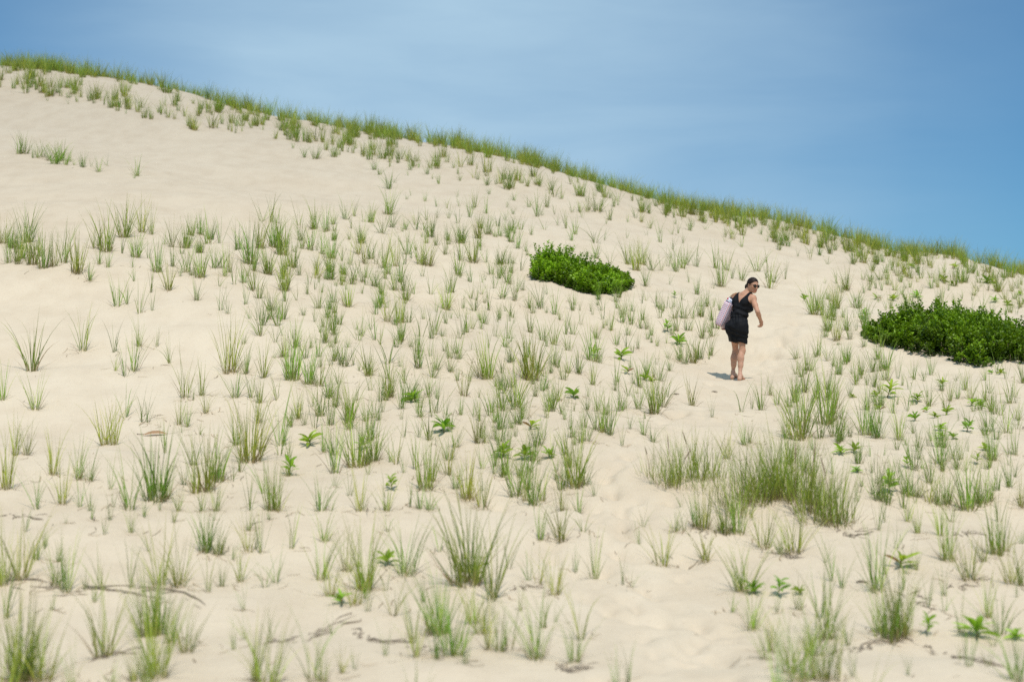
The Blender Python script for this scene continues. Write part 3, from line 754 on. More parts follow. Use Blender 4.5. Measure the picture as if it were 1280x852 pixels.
bush([(1078, 420), (1100, 432), (1130, 440), (1180, 446), (1200, 455), (1225, 461), (1245, 456), (1280, 455), (1330, 462), (1400, 460), (1400, 430), (1340, 422), (1280, 424), (1230, 416), (1180, 411), (1120, 410), (1085, 412)],
     lambda u: float(np.interp(u, [0, 0.15, 0.30, 0.45, 0.6, 1], [0.16, 0.32, 0.46, 0.34, 0.34, 0.40])), 'big spreading dark green bush cut off by the right edge', 1500, 0.95)

# ------------------------------------------------------------------ exposed roots and litter on the sand
def root(path, label, r=0.010, strands=5, name='exposed_root'):
    W = [hit(a, b) for a, b in path]; V, F = [], []
    for s in range(strands):
        ox, oy = rng.normal(0, 0.03, 2); t0 = rng.uniform(0, 0.25)*(s > 0); t1 = 1-rng.uniform(0, 0.3)*(s > 0); pts = []
        n = 26
        for i in range(n):
            t = (t0+(t1-t0)*i/(n-1))*(len(W)-1); k = min(int(t), len(W)-2); f = t-k
            x = W[k][0]*(1-f)+W[k+1][0]*f+ox+0.03*math.sin(i*0.9+s*2)+rng.normal(0, 0.006); y = W[k][1]*(1-f)+W[k+1][1]*f+oy*1.5+0.05*math.sin(i*0.5+s)
            z = float(ground(x, y))+r*(0.1+0.9*math.sin(i*0.7+s*1.7))
            pts.append((x, y, z))
        v, f = tube(pts, [r*0.62*rng.uniform(0.5, 1.1)*(0.35 if i in (0, n-1) else 1)*(1.0 if s == 0 else 0.55) for i in range(n)], 5)
        k0 = len(V); V += v; F += [tuple(i+k0 for i in q) for q in f]
    o = mesh_obj(name, V, F, M_WOOD); tag(o, label, 'root')
root([(0, 731), (60, 735), (110, 738), (170, 737), (232, 743), (258, 768)], 'long dark exposed root lying across the left foreground sand', 0.011, 6)
root([(112, 826), (140, 819), (178, 816)], 'short dark root under the grass tuft at bottom left, on 17% height', 0.009, 4)
root([(320, 804), (355, 801), (395, 793), (425, 778), (448, 766)], 'dark root curving up to the right in the middle foreground, left arm of the fork', 0.010, 5)
root([(435, 786), (460, 796), (485, 803), (515, 800)], 'dark root sloping down to the right in the middle foreground, right arm of the fork', 0.010, 5)
root([(640, 742), (660, 737), (682, 733)], 'short grey root beside the left side of the path foreground', 0.008, 3)
root([(1042, 818), (1075, 812), (1110, 804), (1140, 808)], 'dark root under the tall tufts in the right foreground', 0.011, 6)
root([(1150, 812), (1190, 820), (1225, 826), (1255, 832)], 'dark root below the large-leaved plant in the bottom right', 0.010, 5)
root([(1185, 735), (1210, 731), (1240, 716)], 'small grey root below the tuft near the right edge', 0.007, 4)
root([(1190, 670), (1212, 668), (1232, 667)], 'thin dark root behind the dense tuft near the right edge', 0.007, 4)
root([(0, 642), (25, 644), (62, 645)], 'thin dark root at the left edge, above the long foreground root', 0.008, 3)
root([(1135, 735), (1148, 748), (1160, 756)], 'small grey root left of the large-leaved plant at lower right', 0.007, 4)
root([(690, 832), (712, 838), (735, 830)], 'tangled brown roots beside the path at the bottom edge', 0.008, 6)
root([(500, 800), (530, 812), (560, 815)], 'faint grey root in front of the dense foreground tufts', 0.006, 3)
root([(865, 676), (890, 672), (920, 668)], 'thin root in the sand in front of the biggest grass clump', 0.007, 3)
root([(1050, 668), (1070, 672), (1088, 664)], 'spray of grey roots at the right foot of the biggest grass clump', 0.007, 7)
root([(985, 695), (1000, 692)], 'small mat of dry roots below the biggest grass clump', 0.007, 6)
# a curled dry leaf on bare sand, left of the middle
x, y, z = on_ground(194, 545)
Vl, Fl, Cl = leaf(0.28, 0.07, 0.5, 0.1, 0.25, 0.5, (-0.14, 0, 0.0), np.array([0.30, 0.17, 0.10]), rng)
o = mesh_obj('dry_leaf', Vl, Fl, M_DEAD, None, Cl); o.location = (x, y, z+0.01)
v, f = tube([(-0.14, 0, 0.01), (-0.22, 0.05, 0.012), (-0.30, 0.28, 0.03)], [0.005, 0.004, 0.002], 5)
mesh_obj('leaf_stalk', v, f, M_WOOD, o)
tag(o, 'curled brown dry leaf lying on bare sand left of the middle', 'leaf')
for (px, py, lab) in ((893, 490, 'tiny dark twig on the path below the woman'), (1077, 728, 'small dark twig on the sand below the biggest clump'), (845, 493, 'small brown twig beside the path left of the woman')):
    x, y, z = on_ground(px, py)
    v, f = tube([(-.045, 0, .008), (-.01, .01, .014), (.03, -.01, .01), (.05, .01, .004)], [.004, .009, .007, .002], 5)
    v2, f2 = tube([(.0, .0, .012), (.02, .03, .02)], [.005, .002], 5)
    o = mesh_obj('twig', v+v2, f+[tuple(i+len(v) for i in q) for q in f2], M_WOOD); o.location = (x, y, z); tag(o, lab, 'twig')

# ------------------------------------------------------------------ the woman: smooth distance fields turned into one continuous skin
class Field:
    def __init__(s, lo, hi, h):
        s.lo = np.array(lo, float); s.h = h
        s.n = np.ceil((np.array(hi)-s.lo)/h).astype(int)+1
        s.F = np.full(s.n, 1.0, np.float32)
    def box(s, lo, hi):
        a = np.clip(np.floor((np.array(lo)-s.lo)/s.h).astype(int), 0, s.n-1); b = np.clip(np.ceil((np.array(hi)-s.lo)/s.h).astype(int)+1, 1, s.n)
        sl = tuple(slice(int(p), int(q)) for p, q in zip(a, b))
        g = [s.lo[i]+s.h*np.arange(a[i], b[i]) for i in range(3)]
        return sl, np.stack(np.meshgrid(*g, indexing='ij'), -1)
    def add(s, d, sl, k):
        f = s.F[sl]
        if k <= 0: s.F[sl] = np.minimum(f, d); return
        h = np.maximum(k-np.abs(f-d), 0)/k
        s.F[sl] = np.minimum(f, d)-h*h*k*0.25
    def cone(s, a, b, ra, rb, k=0.02):
        a, b = np.array(a, float), np.array(b, float); m = max(ra, rb)+k+0.03
        sl, P = s.box(np.minimum(a, b)-m, np.maximum(a, b)+m)
        ab = b-a; t = np.clip(((P-a)@ab)/max(ab@ab, 1e-9), 0, 1)
        s.add(np.linalg.norm(P-a-t[..., None]*ab, axis=-1)-(ra+(rb-ra)*t), sl, k)
    def chain(s, pts, rad, k=0.02):
        for i in range(len(pts)-1): s.cone(pts[i], pts[i+1], rad[i], rad[i+1], k)
    def ell(s, c, ax, rad, k=0.03):
        c = np.array(c, float); ax = np.array(ax, float); rad = np.array(rad, float); m = rad.max()+k+0.03
        sl, P = s.box(c-m, c+m); q = (P-c)@ax.T
        k0 = np.linalg.norm(q/rad, axis=-1); k1 = np.linalg.norm(q/rad**2, axis=-1)
        s.add((k0*(k0-1)/np.maximum(k1, 1e-6)).astype(np.float32), sl, k)
    def carve(s, c, ax, rad, k=0.01):
        c = np.array(c, float); ax = np.array(ax, float); rad = np.array(rad, float); m = rad.max()+k+0.02
        sl, P = s.box(c-m, c+m); q = (P-c)@ax.T
        k0 = np.linalg.norm(q/rad, axis=-1); k1 = np.linalg.norm(q/rad**2, axis=-1)
        d = -(k0*(k0-1)/np.maximum(k1, 1e-6)); f = s.F[sl]
        h = np.maximum(k-np.abs(f-d), 0)/k; s.F[sl] = np.maximum(f, d)+h*h*k*0.25
    def grid(s):
        g = [s.lo[i]+s.h*np.arange(s.n[i]) for i in range(3)]
        return np.stack(np.meshgrid(*g, indexing='ij'), -1)
    def surface(s):
        F = s.F; neg = F < 0; n = F.shape
        corners = [(i, j, k) for i in (0, 1) for j in (0, 1) for k in (0, 1)]
        sh = lambda A, c: A[c[0]:n[0]-1+c[0], c[1]:n[1]-1+c[1], c[2]:n[2]-1+c[2]]
        cnt = sum(sh(neg, c).astype(np.int8) for c in corners)
        act = (cnt > 0) & (cnt < 8); idx = np.argwhere(act)
        ids = -np.ones(act.shape, np.int64); ids[act] = np.arange(len(idx))
        acc = np.zeros((len(idx), 3)); w = np.zeros(len(idx))
        for a in corners:
            for ax in range(3):
                if a[ax]: continue
                b = list(a); b[ax] = 1
                fa = F[idx[:, 0]+a[0], idx[:, 1]+a[1], idx[:, 2]+a[2]]; fb = F[idx[:, 0]+b[0], idx[:, 1]+b[1], idx[:, 2]+b[2]]
                cr = (fa < 0) != (fb < 0); t = np.where(cr, fa/np.where(cr, fa-fb, 1), 0)
                p = np.tile(np.array(a, float), (len(idx), 1)); p[:, ax] += t
                acc[cr] += p[cr]; w[cr] += 1
        V = s.lo+s.h*(idx+acc/w[:, None])
        quads = []
        for ax in range(3):
            a1, a2 = (ax+1) % 3, (ax+2) % 3
            A = np.moveaxis(neg, ax, 0); e = np.argwhere(A[:-1] != A[1:])
            full = np.zeros((len(e), 3), int); full[:, ax] = e[:, 0]
            oth = [i for i in range(3) if i != ax]; full[:, oth[0]] = e[:, 1]; full[:, oth[1]] = e[:, 2]
            ok = (full[:, a1] > 0) & (full[:, a2] > 0) & (full[:, a1] < n[a1]-1) & (full[:, a2] < n[a2]-1); full = full[ok]
            def cell(d1, d2):
                q = full.copy(); q[:, a1] -= d1; q[:, a2] -= d2; return ids[q[:, 0], q[:, 1], q[:, 2]]
            Q = np.stack([cell(1, 1), cell(0, 1), cell(0, 0), cell(1, 0)], 1)
            inside = F[full[:, 0], full[:, 1], full[:, 2]] < 0
            Q[~inside] = Q[~inside][:, ::-1]; quads.append(Q)
        return V, np.concatenate(quads)

def unit(v): v = np.array(v, float); return v/np.linalg.norm(v)
YAW = R(35)
fw = np.array([math.sin(YAW), math.cos(YAW), 0]); rt = np.array([math.cos(YAW), -math.sin(YAW), 0])
px0, py0 = 921.0, 474.5
wx, wy, wz = on_ground(px0, py0)
TURN = -math.atan2(wx, wy); ct, st_ = math.cos(TURN), math.sin(TURN)     # she is posed facing along the line she walks
def gz(x, y): return float(ground(wx+x*ct-y*st_, wy+x*st_+y*ct))-wz      # sand height relative to the woman's place

def at(base, r=0, f=0, u=0): return np.array(base, float)+rt*r+fw*f+np.array([0, 0, u])
hipc = np.array([0.015, 0.0, 0.835]); chestc = np.array([0.085, 0.055, 1.13]); shc = np.array([0.120, 0.075, 1.265])
ut = unit(shc-hipc); rts = unit(rt+np.array([0, 0, -0.17])); fts = unit(np.cross(ut, rts)); rts = unit(np.cross(fts, ut))
AX = np.stack([rts, fts, ut]); AXP = np.stack([rt, fw, [0, 0, 1]])
shR = shc+rts*0.162; shL = shc-rts*0.162
elbR = np.array([0.322, -0.18, 1.035]); wriR = np.array([0.374, -0.050, 0.895])
elbL = np.array([-0.02, 0.36, 1.07]); wriL = np.array([-0.135, 0.36, 0.86])
kneeR = np.array([0.085, -0.045, 0.445]); ankR = np.array([0.050, -0.130, 0.0]); ankR[2] = gz(.05, -.13)+0.075
kneeL = np.array([-0.015, 0.200, 0.440]); ankL = np.array([-0.055, 0.190, 0.0]); ankL[2] = gz(-.055, .19)+0.085
hipR = at(hipc, 0.085, -0.01, -0.03); hipL = at(hipc, -0.085, 0.02, -0.03)
hc = np.array([0.258, 0.060, 1.462])
hf = unit([0.60, -0.76, -0.24]); hu = unit(np.array([0.02, 0.03, 1.0])-hf*(np.array([0.02, 0.03, 1.0])@hf)); hr = np.cross(hf, hu)
HX = np.stack([hr, hf, hu])
def hd(r, f, u): return hc+hr*r+hf*f+hu*u

B = Field((-0.36, -0.36, min(ankR[2], ankL[2])-0.13), (0.52, 0.52, 1.62), 0.005)
# trunk
B.ell(hipc, AXP, (0.146, 0.104, 0.125), 0.04)
for s in (-1, 1): B.ell(at(hipc, s*0.066, -0.050, -0.035), AXP, (0.078, 0.076, 0.085), 0.04)
B.ell(hipc*0.55+chestc*0.45+fw*0.005, AX, (0.118, 0.090, 0.13), 0.05)
B.ell(chestc, AX, (0.130, 0.096, 0.145), 0.05)
B.ell(shc-ut*0.03, AX, (0.135, 0.082, 0.085), 0.04)
for s in (-1, 1): B.ell(chestc+rts*0.068*s+fts*0.085+ut*0.01, AX, (0.062, 0.06, 0.062), 0.03)
for s, sh in ((1, shR), (-1, shL)):
    B.cone(shc+rts*0.06*s+ut*0.01, sh, 0.060, 0.050, 0.03)                     # shoulder girdle
    B.cone(shc+ut*0.075+rts*0.03*s, sh+ut*0.01, 0.036, 0.036, 0.04)           # trapezius
    B.cone(chestc+rts*0.09*s-fts*0.06+ut*0.06, sh-fts*0.02, 0.05, 0.04, 0.04)  # shoulder blade
# neck
nb = shc+ut*0.05-fts*0.005; B.chain([nb, nb*0.45+hd(0, -0.035, -0.06)*0.55, hd(0, -0.03, -0.04)], [0.060, 0.049, 0.050], 0.03)
B.cone(hd(0.045, -0.055, -0.05), shc+fts*0.06+ut*0.055+rts*0.02, 0.014, 0.012, 0.02)
# legs
for hp, kn, an, s in ((hipR, kneeR, ankR, 1), (hipL, kneeL, ankL, -1)):
    mid = hp*0.55+kn*0.45+fw*0.012
    B.chain([hp, mid, kn+np.array([0, 0, .03])], [0.076, 0.060, 0.044], 0.03)
    B.ell(kn+fw*0.010, AXP, (0.040, 0.036, 0.060), 0.04)
    c1 = kn*0.72+an*0.28-fw*0.020; c2 = kn*0.42+an*0.58-fw*0.010
    B.chain([kn, c1, c2, an+np.array([0, 0, .035])], [0.042, 0.044, 0.036, 0.027], 0.03)
    B.ell(kn*0.70+an*0.30-fw*0.030, AXP, (0.037, 0.028, 0.095), 0.04)
    toe = unit(fw+rt*(-0.38 if s > 0 else -0.25))
    g0 = gz(*(an[:2])); hl = an-toe*0.035; hl[2] = g0+0.022
    B.chain([an+np.array([0, 0, .02]), hl], [0.031, 0.033], 0.02)
    bl = an+toe*0.125; bl[2] = gz(bl[0], bl[1])+0.022
    B.chain([an, an*0.5+bl*0.5+np.array([0, 0, .006]), bl], [0.034, 0.030, 0.024], 0.02)
    sd = np.array([toe[1], -toe[0], 0])
    B.cone(bl-sd*0.022, bl+sd*0.024, 0.022, 0.018, 0.015)
    for q, L, r0 in ((-0.030, 0.058, 0.014), (-0.010, 0.054, 0.0105), (0.006, 0.048, 0.0100), (0.021, 0.041, 0.0095), (0.034, 0.032, 0.0090)):
        a = bl+sd*q*s; e = a+toe*L; e[2] = gz(e[0], e[1])+0.010; B.cone(a, e, r0*1.1, r0, 0.004)
TRUNK = B.F.copy()
# arms
def arm(sh, el, wr, roll):
    B.ell(sh, AX, (0.047, 0.047, 0.057), 0.03)
    m = sh*0.5+el*0.5; B.chain([sh, m, el], [0.045, 0.039, 0.032], 0.025)
    m = el*0.7+wr*0.3; B.chain([el, m, wr], [0.032, 0.033, 0.023], 0.02)
arm(shR, elbR, wriR, 0); arm(shL, elbL, wriL, 0)
def hand(wr, d, palm, thumb_side, curl):
    """wr wrist, d hand direction, palm the way the palm faces; fingers bend towards the palm"""
    d = unit(d); palm = unit(palm-d*(palm@d)); sdv = np.cross(d, palm)*thumb_side
    pc = wr+d*0.045; B.ell(pc, np.stack([sdv, d, palm]), (0.040, 0.050, 0.016), 0.018)
    B.cone(wr, pc, 0.024, 0.020, 0.02)
    for i, (o, L, r0) in enumerate(((0.029, 0.070, 0.0088), (0.010, 0.078, 0.0090), (-0.009, 0.072, 0.0086), (-0.027, 0.056, 0.0078))):
        p = wr+d*(0.084-abs(o-0.008)*0.18)+sdv*o; dd = d; B.cone(p-d*0.02, p, r0*1.05, r0, 0.008)
        for k, fr in enumerate((0.45, 0.32, 0.23)):
            a = curl[i]*(0.9+0.25*k); c, s_ = math.cos(a), math.sin(a)
            nd = dd*c+palm*s_; palm2 = None; dd = unit(nd) if k == 0 else unit(nd)
            # keep turning in the finger's own plane
            q = p+dd*L*fr; B.cone(p, q, r0*(1-0.07*k), r0*(0.94-0.07*k), 0.003); p = q
            pn = unit(palm-dd*(palm@dd)) if abs(palm@dd) < 0.98 else -d
            palm_k = unit(np.cross(np.cross(d, palm), dd)); dd = unit(dd*math.cos(a*0.55)+palm_k*math.sin(a*0.55))
    t0 = wr+d*0.022+sdv*0.030; t1 = t0+unit(d*0.75+sdv*0.55+palm*0.45)*0.040; t2 = t1+unit(d*0.75+sdv*0.05+palm*0.75)*0.030; t3 = t2+unit(d*0.5-sdv*0.25+palm*0.8)*0.022
    B.chain([wr+d*0.012+sdv*0.014, t0, t1, t2, t3], [0.017, 0.014, 0.0110, 0.0098, 0.0082], 0.008)
hand(wriR, wriR-elbR+np.array([-0.02, 0.02, -0.05]), np.array([-0.8, 0.55, 0.1]), 1, (1.15, 1.2, 1.25, 1.3))
hand(wriL, np.array([-0.50, -0.55, -0.45]), np.array([0.2, -0.1, 1.0]), -1, (0.2, 0.22, 0.25, 0.3))
# head
B.ell(hd(0, -0.012, 0.028), HX, (0.072, 0.092, 0.086), 0.02)
B.ell(hd(0, 0.018, -0.035), HX, (0.060, 0.070, 0.075), 0.03)
B.ell(hd(0, 0.052, -0.083), HX, (0.027, 0.025, 0.022), 0.03)                       # chin
for s in (-1, 1):
    B.cone(hd(0.053*s, -0.005, -0.055), hd(0.018*s, 0.055, -0.085), 0.016, 0.014, 0.03)   # jaw
    B.ell(hd(0.040*s, 0.055, -0.022), HX, (0.020, 0.018, 0.018), 0.02)                     # cheek
    B.cone(hd(0.012*s, 0.079, 0.018), hd(0.045*s, 0.062, 0.020), 0.009, 0.008, 0.014)      # brow
    B.carve(hd(0.031*s, 0.091, 0.000), HX, (0.016, 0.014, 0.011), 0.012)
    B.ell(hd(0.031*s, 0.070, 0.000), HX, (0.013, 0.013, 0.012), 0.004)                     # eye
    B.ell(hd(0.074*s, -0.012, -0.010), np.stack([unit(hr*s-hf*0.35), unit(hf+hr*s*0.35), hu]), (0.009, 0.017, 0.029), 0.006)
    B.carve(hd(0.083*s, -0.006, -0.007), HX, (0.006, 0.008, 0.013), 0.005)
    B.ell(hd(0.010*s, 0.092, -0.040), HX, (0.008, 0.009, 0.007), 0.006)
B.chain([hd(0, 0.083, 0.010), hd(0, 0.098, -0.018), hd(0, 0.107, -0.036)], [0.007, 0.008, 0.0095], 0.008)
B.ell(hd(0, 0.087, -0.060), HX, (0.024, 0.010, 0.0065), 0.006); B.ell(hd(0, 0.085, -0.070), HX, (0.021, 0.011, 0.007), 0.006)
V, F = B.surface()
# skin colouring: flushed face and hands, lips
C = np.tile(np.array([0.50, 0.270, 0.175]), (len(V), 1))
g0 = np.clip((0.5-V[:, 2])/0.4, 0, 1)[:, None]; C = C*(1-g0)+np.array([0.56, 0.330, 0.235])*g0
q = (V-hc)@HX.T
lip = (np.abs(q[:, 0]) < 0.024) & (q[:, 1] > 0.080) & (np.abs(q[:, 2]+0.066) < 0.011)
C[lip] = [0.46, 0.17, 0.13]
brow = (np.abs(np.abs(q[:, 0])-0.031) < 0.018) & (q[:, 1] > 0.055) & (np.abs(q[:, 2]-0.024) < 0.004); C[brow] = [0.05, 0.03, 0.02]
chk = np.exp(-(((np.abs(q[:, 0])-0.042)/0.016)**2+((q[:, 2]+0.025)/0.018)**2))*(q[:, 1] > 0.03); C = C*(1-0.35*chk[:, None])+np.array([0.5, 0.19, 0.13])*0.35*chk[:, None]

m, ntk, outk = nmat('skin')
ak = N(ntk, 'ShaderNodeAttribute', attribute_name='tint'); bk = N(ntk, 'ShaderNodeBsdfPrincipled')
tk = N(ntk, 'ShaderNodeTexCoord'); nk = N(ntk, 'ShaderNodeTexNoise', i_Scale=22.0, i_Detail=3.0); ntk.links.new(tk.outputs['Object'], nk.inputs['Vector'])
ck = mixc(ntk, 1.0, ak.outputs['Color'], ramp(ntk, nk.outputs[0], [(0.3, (0.9, 0.88, 0.86)), (0.7, (1.06, 1.05, 1.05))]), 'MULTIPLY')
ntk.links.new(ck, bk.inputs['Base Color']); bk.inputs['Roughness'].default_value = 0.58; bk.inputs['Specular IOR Level'].default_value = 0.3
bk.inputs['Subsurface Weight'].default_value = 0.12; bk.inputs['Subsurface Radius'].default_value = (0.02, 0.008, 0.004); bk.inputs['Subsurface Scale'].default_value = 0.5
ntk.links.new(bk.outputs[0], outk.inputs[0]); M_SKIN = m
woman = mesh_obj('person', V, F, M_SKIN, None, C)
woman.location = (wx, wy, wz); woman.rotation_euler = (0, 0, TURN)
tag(woman, 'barefoot woman in black sleeveless romper and sunglasses, looking back on the sand path', 'person')

# ---- black romper: wrap top with V back, cinched waist, loose shorts
ri = np.round((np.array([-0.26, -0.28, 0.50])-B.lo)/0.005).astype(int)
Rm = Field(B.lo+ri*0.005, (0.36, 0.32, 1.42), 0.005)
Rm.ell(chestc, AX, (0.146, 0.112, 0.150), 0.05)
Rm.ell(shc-ut*0.03, AX, (0.150, 0.100, 0.098), 0.04)
for s in (-1, 1):
    Rm.ell(chestc+rts*0.068*s+fts*0.085+ut*0.01, AX, (0.076, 0.074, 0.072), 0.04)
    Rm.cone(shc+rts*0.05*s+ut*0.01, (shR if s > 0 else shL), 0.069, 0.058, 0.03)
    Rm.cone(shc+ut*0.075+rts*0.03*s, (shR if s > 0 else shL)+ut*0.01, 0.047, 0.046, 0.04)
    Rm.cone(chestc+rts*0.09*s-fts*0.06+ut*0.06, (shR if s > 0 else shL)-fts*0.02, 0.060, 0.050, 0.04)
wst = hipc*0.55+chestc*0.45
Rm.ell(wst+ut*0.035, AX, (0.148, 0.118, 0.070), 0.04)          # blouse gathered over the waist
Rm.ell(wst-ut*0.02, AX, (0.140, 0.112, 0.06), 0.02)
Rm.ell(hipc+np.array([0, 0, .015]), AXP, (0.160, 0.128, 0.135), 0.04)
for s in (-1, 1):
    Rm.ell(at(hipc, s*0.072, -0.060, -0.035), AXP, (0.092, 0.088, 0.100), 0.05)
    kn = kneeR if s > 0 else kneeL; hp = hipR if s > 0 else hipL
    e = hp*0.30+kn*0.70; e = e*0.72+(hipR+hipL)*0.5*0.084+(kneeR+kneeL)*0.5*0.196; Rm.chain([hp, e], [0.108, 0.090], 0.06)
Rm.ell(at(hipc, 0.0, 0.015, -0.14), AXP, (0.130, 0.110, 0.16), 0.05)
P = Rm.grid(); d = Rm.F
# folds: diagonal drapes over the blouse and the shorts
lr = (P-hipc)@rt; lf = (P-hipc)@fw; zz = P[..., 2]
fold = 0.0030*np.sin(38*lr+22*zz+5*lf)+0.0022*np.sin(70*zz-30*lr+2)*np.clip(1.2-np.abs(zz-1.0)*4, 0, 1)+0.0035*np.sin(52*lr-16*zz+9*lf)*np.clip((0.95-zz)*3, 0, 1)
gath = 0.0045*np.sin(120*lr+80*lf)*np.exp(-((zz-0.965)/0.06)**2)
cre = 0.004*np.sin(19*lr+41*zz+3*np.sin(17*zz+8*lr))+0.003*np.sin(33*lr-27*zz+2*np.sin(23*lr))
d = d+fold+gath+cre+0.008*np.exp(-((zz-0.958)/0.012)**2)
d = np.minimum(d, TRUNK[ri[0]:ri[0]+Rm.n[0], ri[1]:ri[1]+Rm.n[1], ri[2]:ri[2]+Rm.n[2]]-0.009)
# cuts: hem, neckline V at back and front, armholes
d = np.maximum(d, (0.578-0.16*(P[..., 0]-0.04)+0.006*np.sin(30*lr+14*lf))-zz)
ls = (P-shc)@rts; hs = (P-shc)@ut; fs = (P-shc)@fts
V1 = (hs-(-0.105+2.0*np.abs(ls)))*0.45
V2 = (hs-(-0.085+2.0*np.abs(ls)))*0.45
d = np.maximum(d, np.where(fs < 0.0, V1, V2))
ah = np.abs(ls)-(0.124+np.clip(-hs, 0, 0.14)*0.42+np.clip(-0.13-hs, 0, 1)*3)
d = np.maximum(d, np.where(hs > -0.20, ah, -1))
d = np.maximum(d, hs-0.115)
Rm.F = d.astype(np.float32)
V, F = Rm.surface()
m, ntk, outk = nmat('black_fabric')
tk = N(ntk, 'ShaderNodeTexCoord'); nk = N(ntk, 'ShaderNodeTexNoise', i_Scale=16.0, i_Detail=4.0); ntk.links.new(tk.outputs['Object'], nk.inputs['Vector'])
bk = N(ntk, 'ShaderNodeBsdfPrincipled'); bk.inputs['Roughness'].default_value = 0.75; bk.inputs['Specular IOR Level'].default_value = 0.2
ntk.links.new(ramp(ntk, nk.outputs[0], [(0.3, (0.0028, 0.003, 0.0045)), (0.7, (0.007, 0.0075, 0.010))]), bk.inputs['Base Color'])
b = N(ntk, 'ShaderNodeBump', i_Strength=0.35, i_Distance=0.02); ntk.links.new(nk.outputs[0], b.inputs['Height']); ntk.links.new(b.outputs[0], bk.inputs['Normal'])
ntk.links.new(bk.outputs[0], outk.inputs[0])
mesh_obj('romper', V, F, m, woman)

# ---- dark hair drawn back into a low bun
Hr = Field(hc-0.19, hc+0.19, 0.004)
Hr.ell(hd(0, -0.016, 0.034), HX, (0.080, 0.099, 0.090), 0.02)
Hr.ell(hd(0, -0.060, -0.020), HX, (0.066, 0.052, 0.062), 0.03)
P = Hr.grid(); q = (P-hc)@HX.T
face = np.maximum(q[..., 1]-(0.030+0.50*(q[..., 2]-0.02)), q[..., 2]-0.085)     # keeps hair behind a slanting hairline
hl_ = q[..., 1]-(0.012+np.clip((q[..., 2]-0.01)*0.95, -0.06, 0.075)-0.25*np.clip(np.abs(q[..., 0])-0.045, 0, 1)*0)
Hr.F = np.maximum(Hr.F, hl_*0.72)
ear = np.maximum(np.abs(q[..., 1]+0.006)-0.024, np.abs(q[..., 2]+0.018)-0.032); Hr.F = np.where(np.abs(q[..., 0]) > 0.062, np.maximum(Hr.F, -ear), Hr.F)
Hr.F = np.maximum(Hr.F, -(q[..., 2]+0.085)).astype(np.float32)
sl = (slice(None),)*3
ang = np.arctan2(q[..., 0], q[..., 2]+0.03); Hr.F = (Hr.F+0.0007*np.sin(46*ang+9*q[..., 1])).astype(np.float32)
Hr.ell(hd(0.012, -0.118, -0.028), HX, (0.036, 0.032, 0.036), 0.018)
Hr.ell(hd(0.018, -0.130, -0.050), HX, (0.022, 0.020, 0.030), 0.018)
Hr.chain([hd(0.02, -0.115, -0.06), hd(0.026, -0.105, -0.09), hd(0.03, -0.10, -0.115)], [0.010, 0.007, 0.003], 0.01)
V, F = Hr.surface()
m, ntk, outk = nmat('dark_hair')
tk = N(ntk, 'ShaderNodeTexCoord'); mp = N(ntk, 'ShaderNodeMapping'); mp.inputs['Scale'].default_value = (60, 60, 260)
ntk.links.new(tk.outputs['Object'], mp.inputs['Vector']); nk = N(ntk, 'ShaderNodeTexNoise', i_Scale=1.0, i_Detail=3.0); ntk.links.new(mp.outputs[0], nk.inputs['Vector'])
bk = N(ntk, 'ShaderNodeBsdfPrincipled'); bk.inputs['Roughness'].default_value = 0.55; bk.inputs['Specular IOR Level'].default_value = 0.15
ntk.links.new(ramp(ntk, nk.outputs[0], [(0.35, (0.010, 0.006, 0.005)), (0.7, (0.035, 0.018, 0.012))]), bk.inputs['Base Color'])
b = N(ntk, 'ShaderNodeBump', i_Strength=0.4, i_Distance=0.004); ntk.links.new(nk.outputs[0], b.inputs['Height']); ntk.links.new(b.outputs[0], bk.inputs['Normal'])
ntk.links.new(bk.outputs[0], outk.inputs[0])
mesh_obj('hair', V, F, m, woman)

# ---- sunglasses
m, ntk, outk = nmat('dark_lens'); bk = N(ntk, 'ShaderNodeBsdfPrincipled'); bk.inputs['Roughness'].default_value = 0.08
tk = N(ntk, 'ShaderNodeTexCoord'); nk = N(ntk, 'ShaderNodeTexNoise', i_Scale=9.0); ntk.links.new(tk.outputs['Object'], nk.inputs['Vector'])
ntk.links.new(ramp(ntk, nk.outputs[0], [(0.3, (0.010, 0.007, 0.006)), (0.7, (0.020, 0.013, 0.010))]), bk.inputs['Base Color']); ntk.links.new(bk.outputs[0], outk.inputs[0]); M_LENS = m
M_FRAME = mat_plain('dark_frame', (0.02, 0.012, 0.008), 0.3, 0.2, 30)
v, f = [], []
for s in (-1, 1):
    ring = []
    for k in range(17):
        a = 2*math.pi*k/16; ring.append(hd(s*(0.033+0.026*math.cos(a)), 0.100-0.012*(0.5+0.5*math.cos(a)), 0.000+0.021*math.sin(a)-0.002*math.sin(2*a)*s))
    for tb, rr in ((ring, 0.0028), ([hd(s*0.057, 0.088, 0.006), hd(s*0.074, 0.045, 0.004), hd(s*0.080, -0.005, 0.000), hd(s*0.078, -0.02, -0.012)], 0.0030)):
        a, b2 = tube([tuple(p) for p in tb], rr, 6); k0 = len(v); v += a; f += [tuple(i+k0 for i in q) for q in b2]
a, b2 = tube([tuple(hd(x_, 0.103, 0.008)) for x_ in (-0.010, 0, 0.010)], 0.0028, 6); k0 = len(v); v += a; f += [tuple(i+k0 for i in q) for q in b2]
gl = mesh_obj('sunglasses', v, f, M_FRAME, woman)
for s in (-1, 1):
    cvs = [tuple(hd(s*0.033, 0.099, 0.0))]; n_ = 24
    for k in range(n_):
        a = 2*math.pi*k/n_; cvs.append(tuple(hd(s*(0.033+0.025*math.cos(a)), 0.099-0.012*(0.5+0.5*math.cos(a)), 0.020*math.sin(a))))
    mesh_obj('lens', cvs, [(0, 1+k, 1+(k+1) % n_) for k in range(n_)], M_LENS, gl)

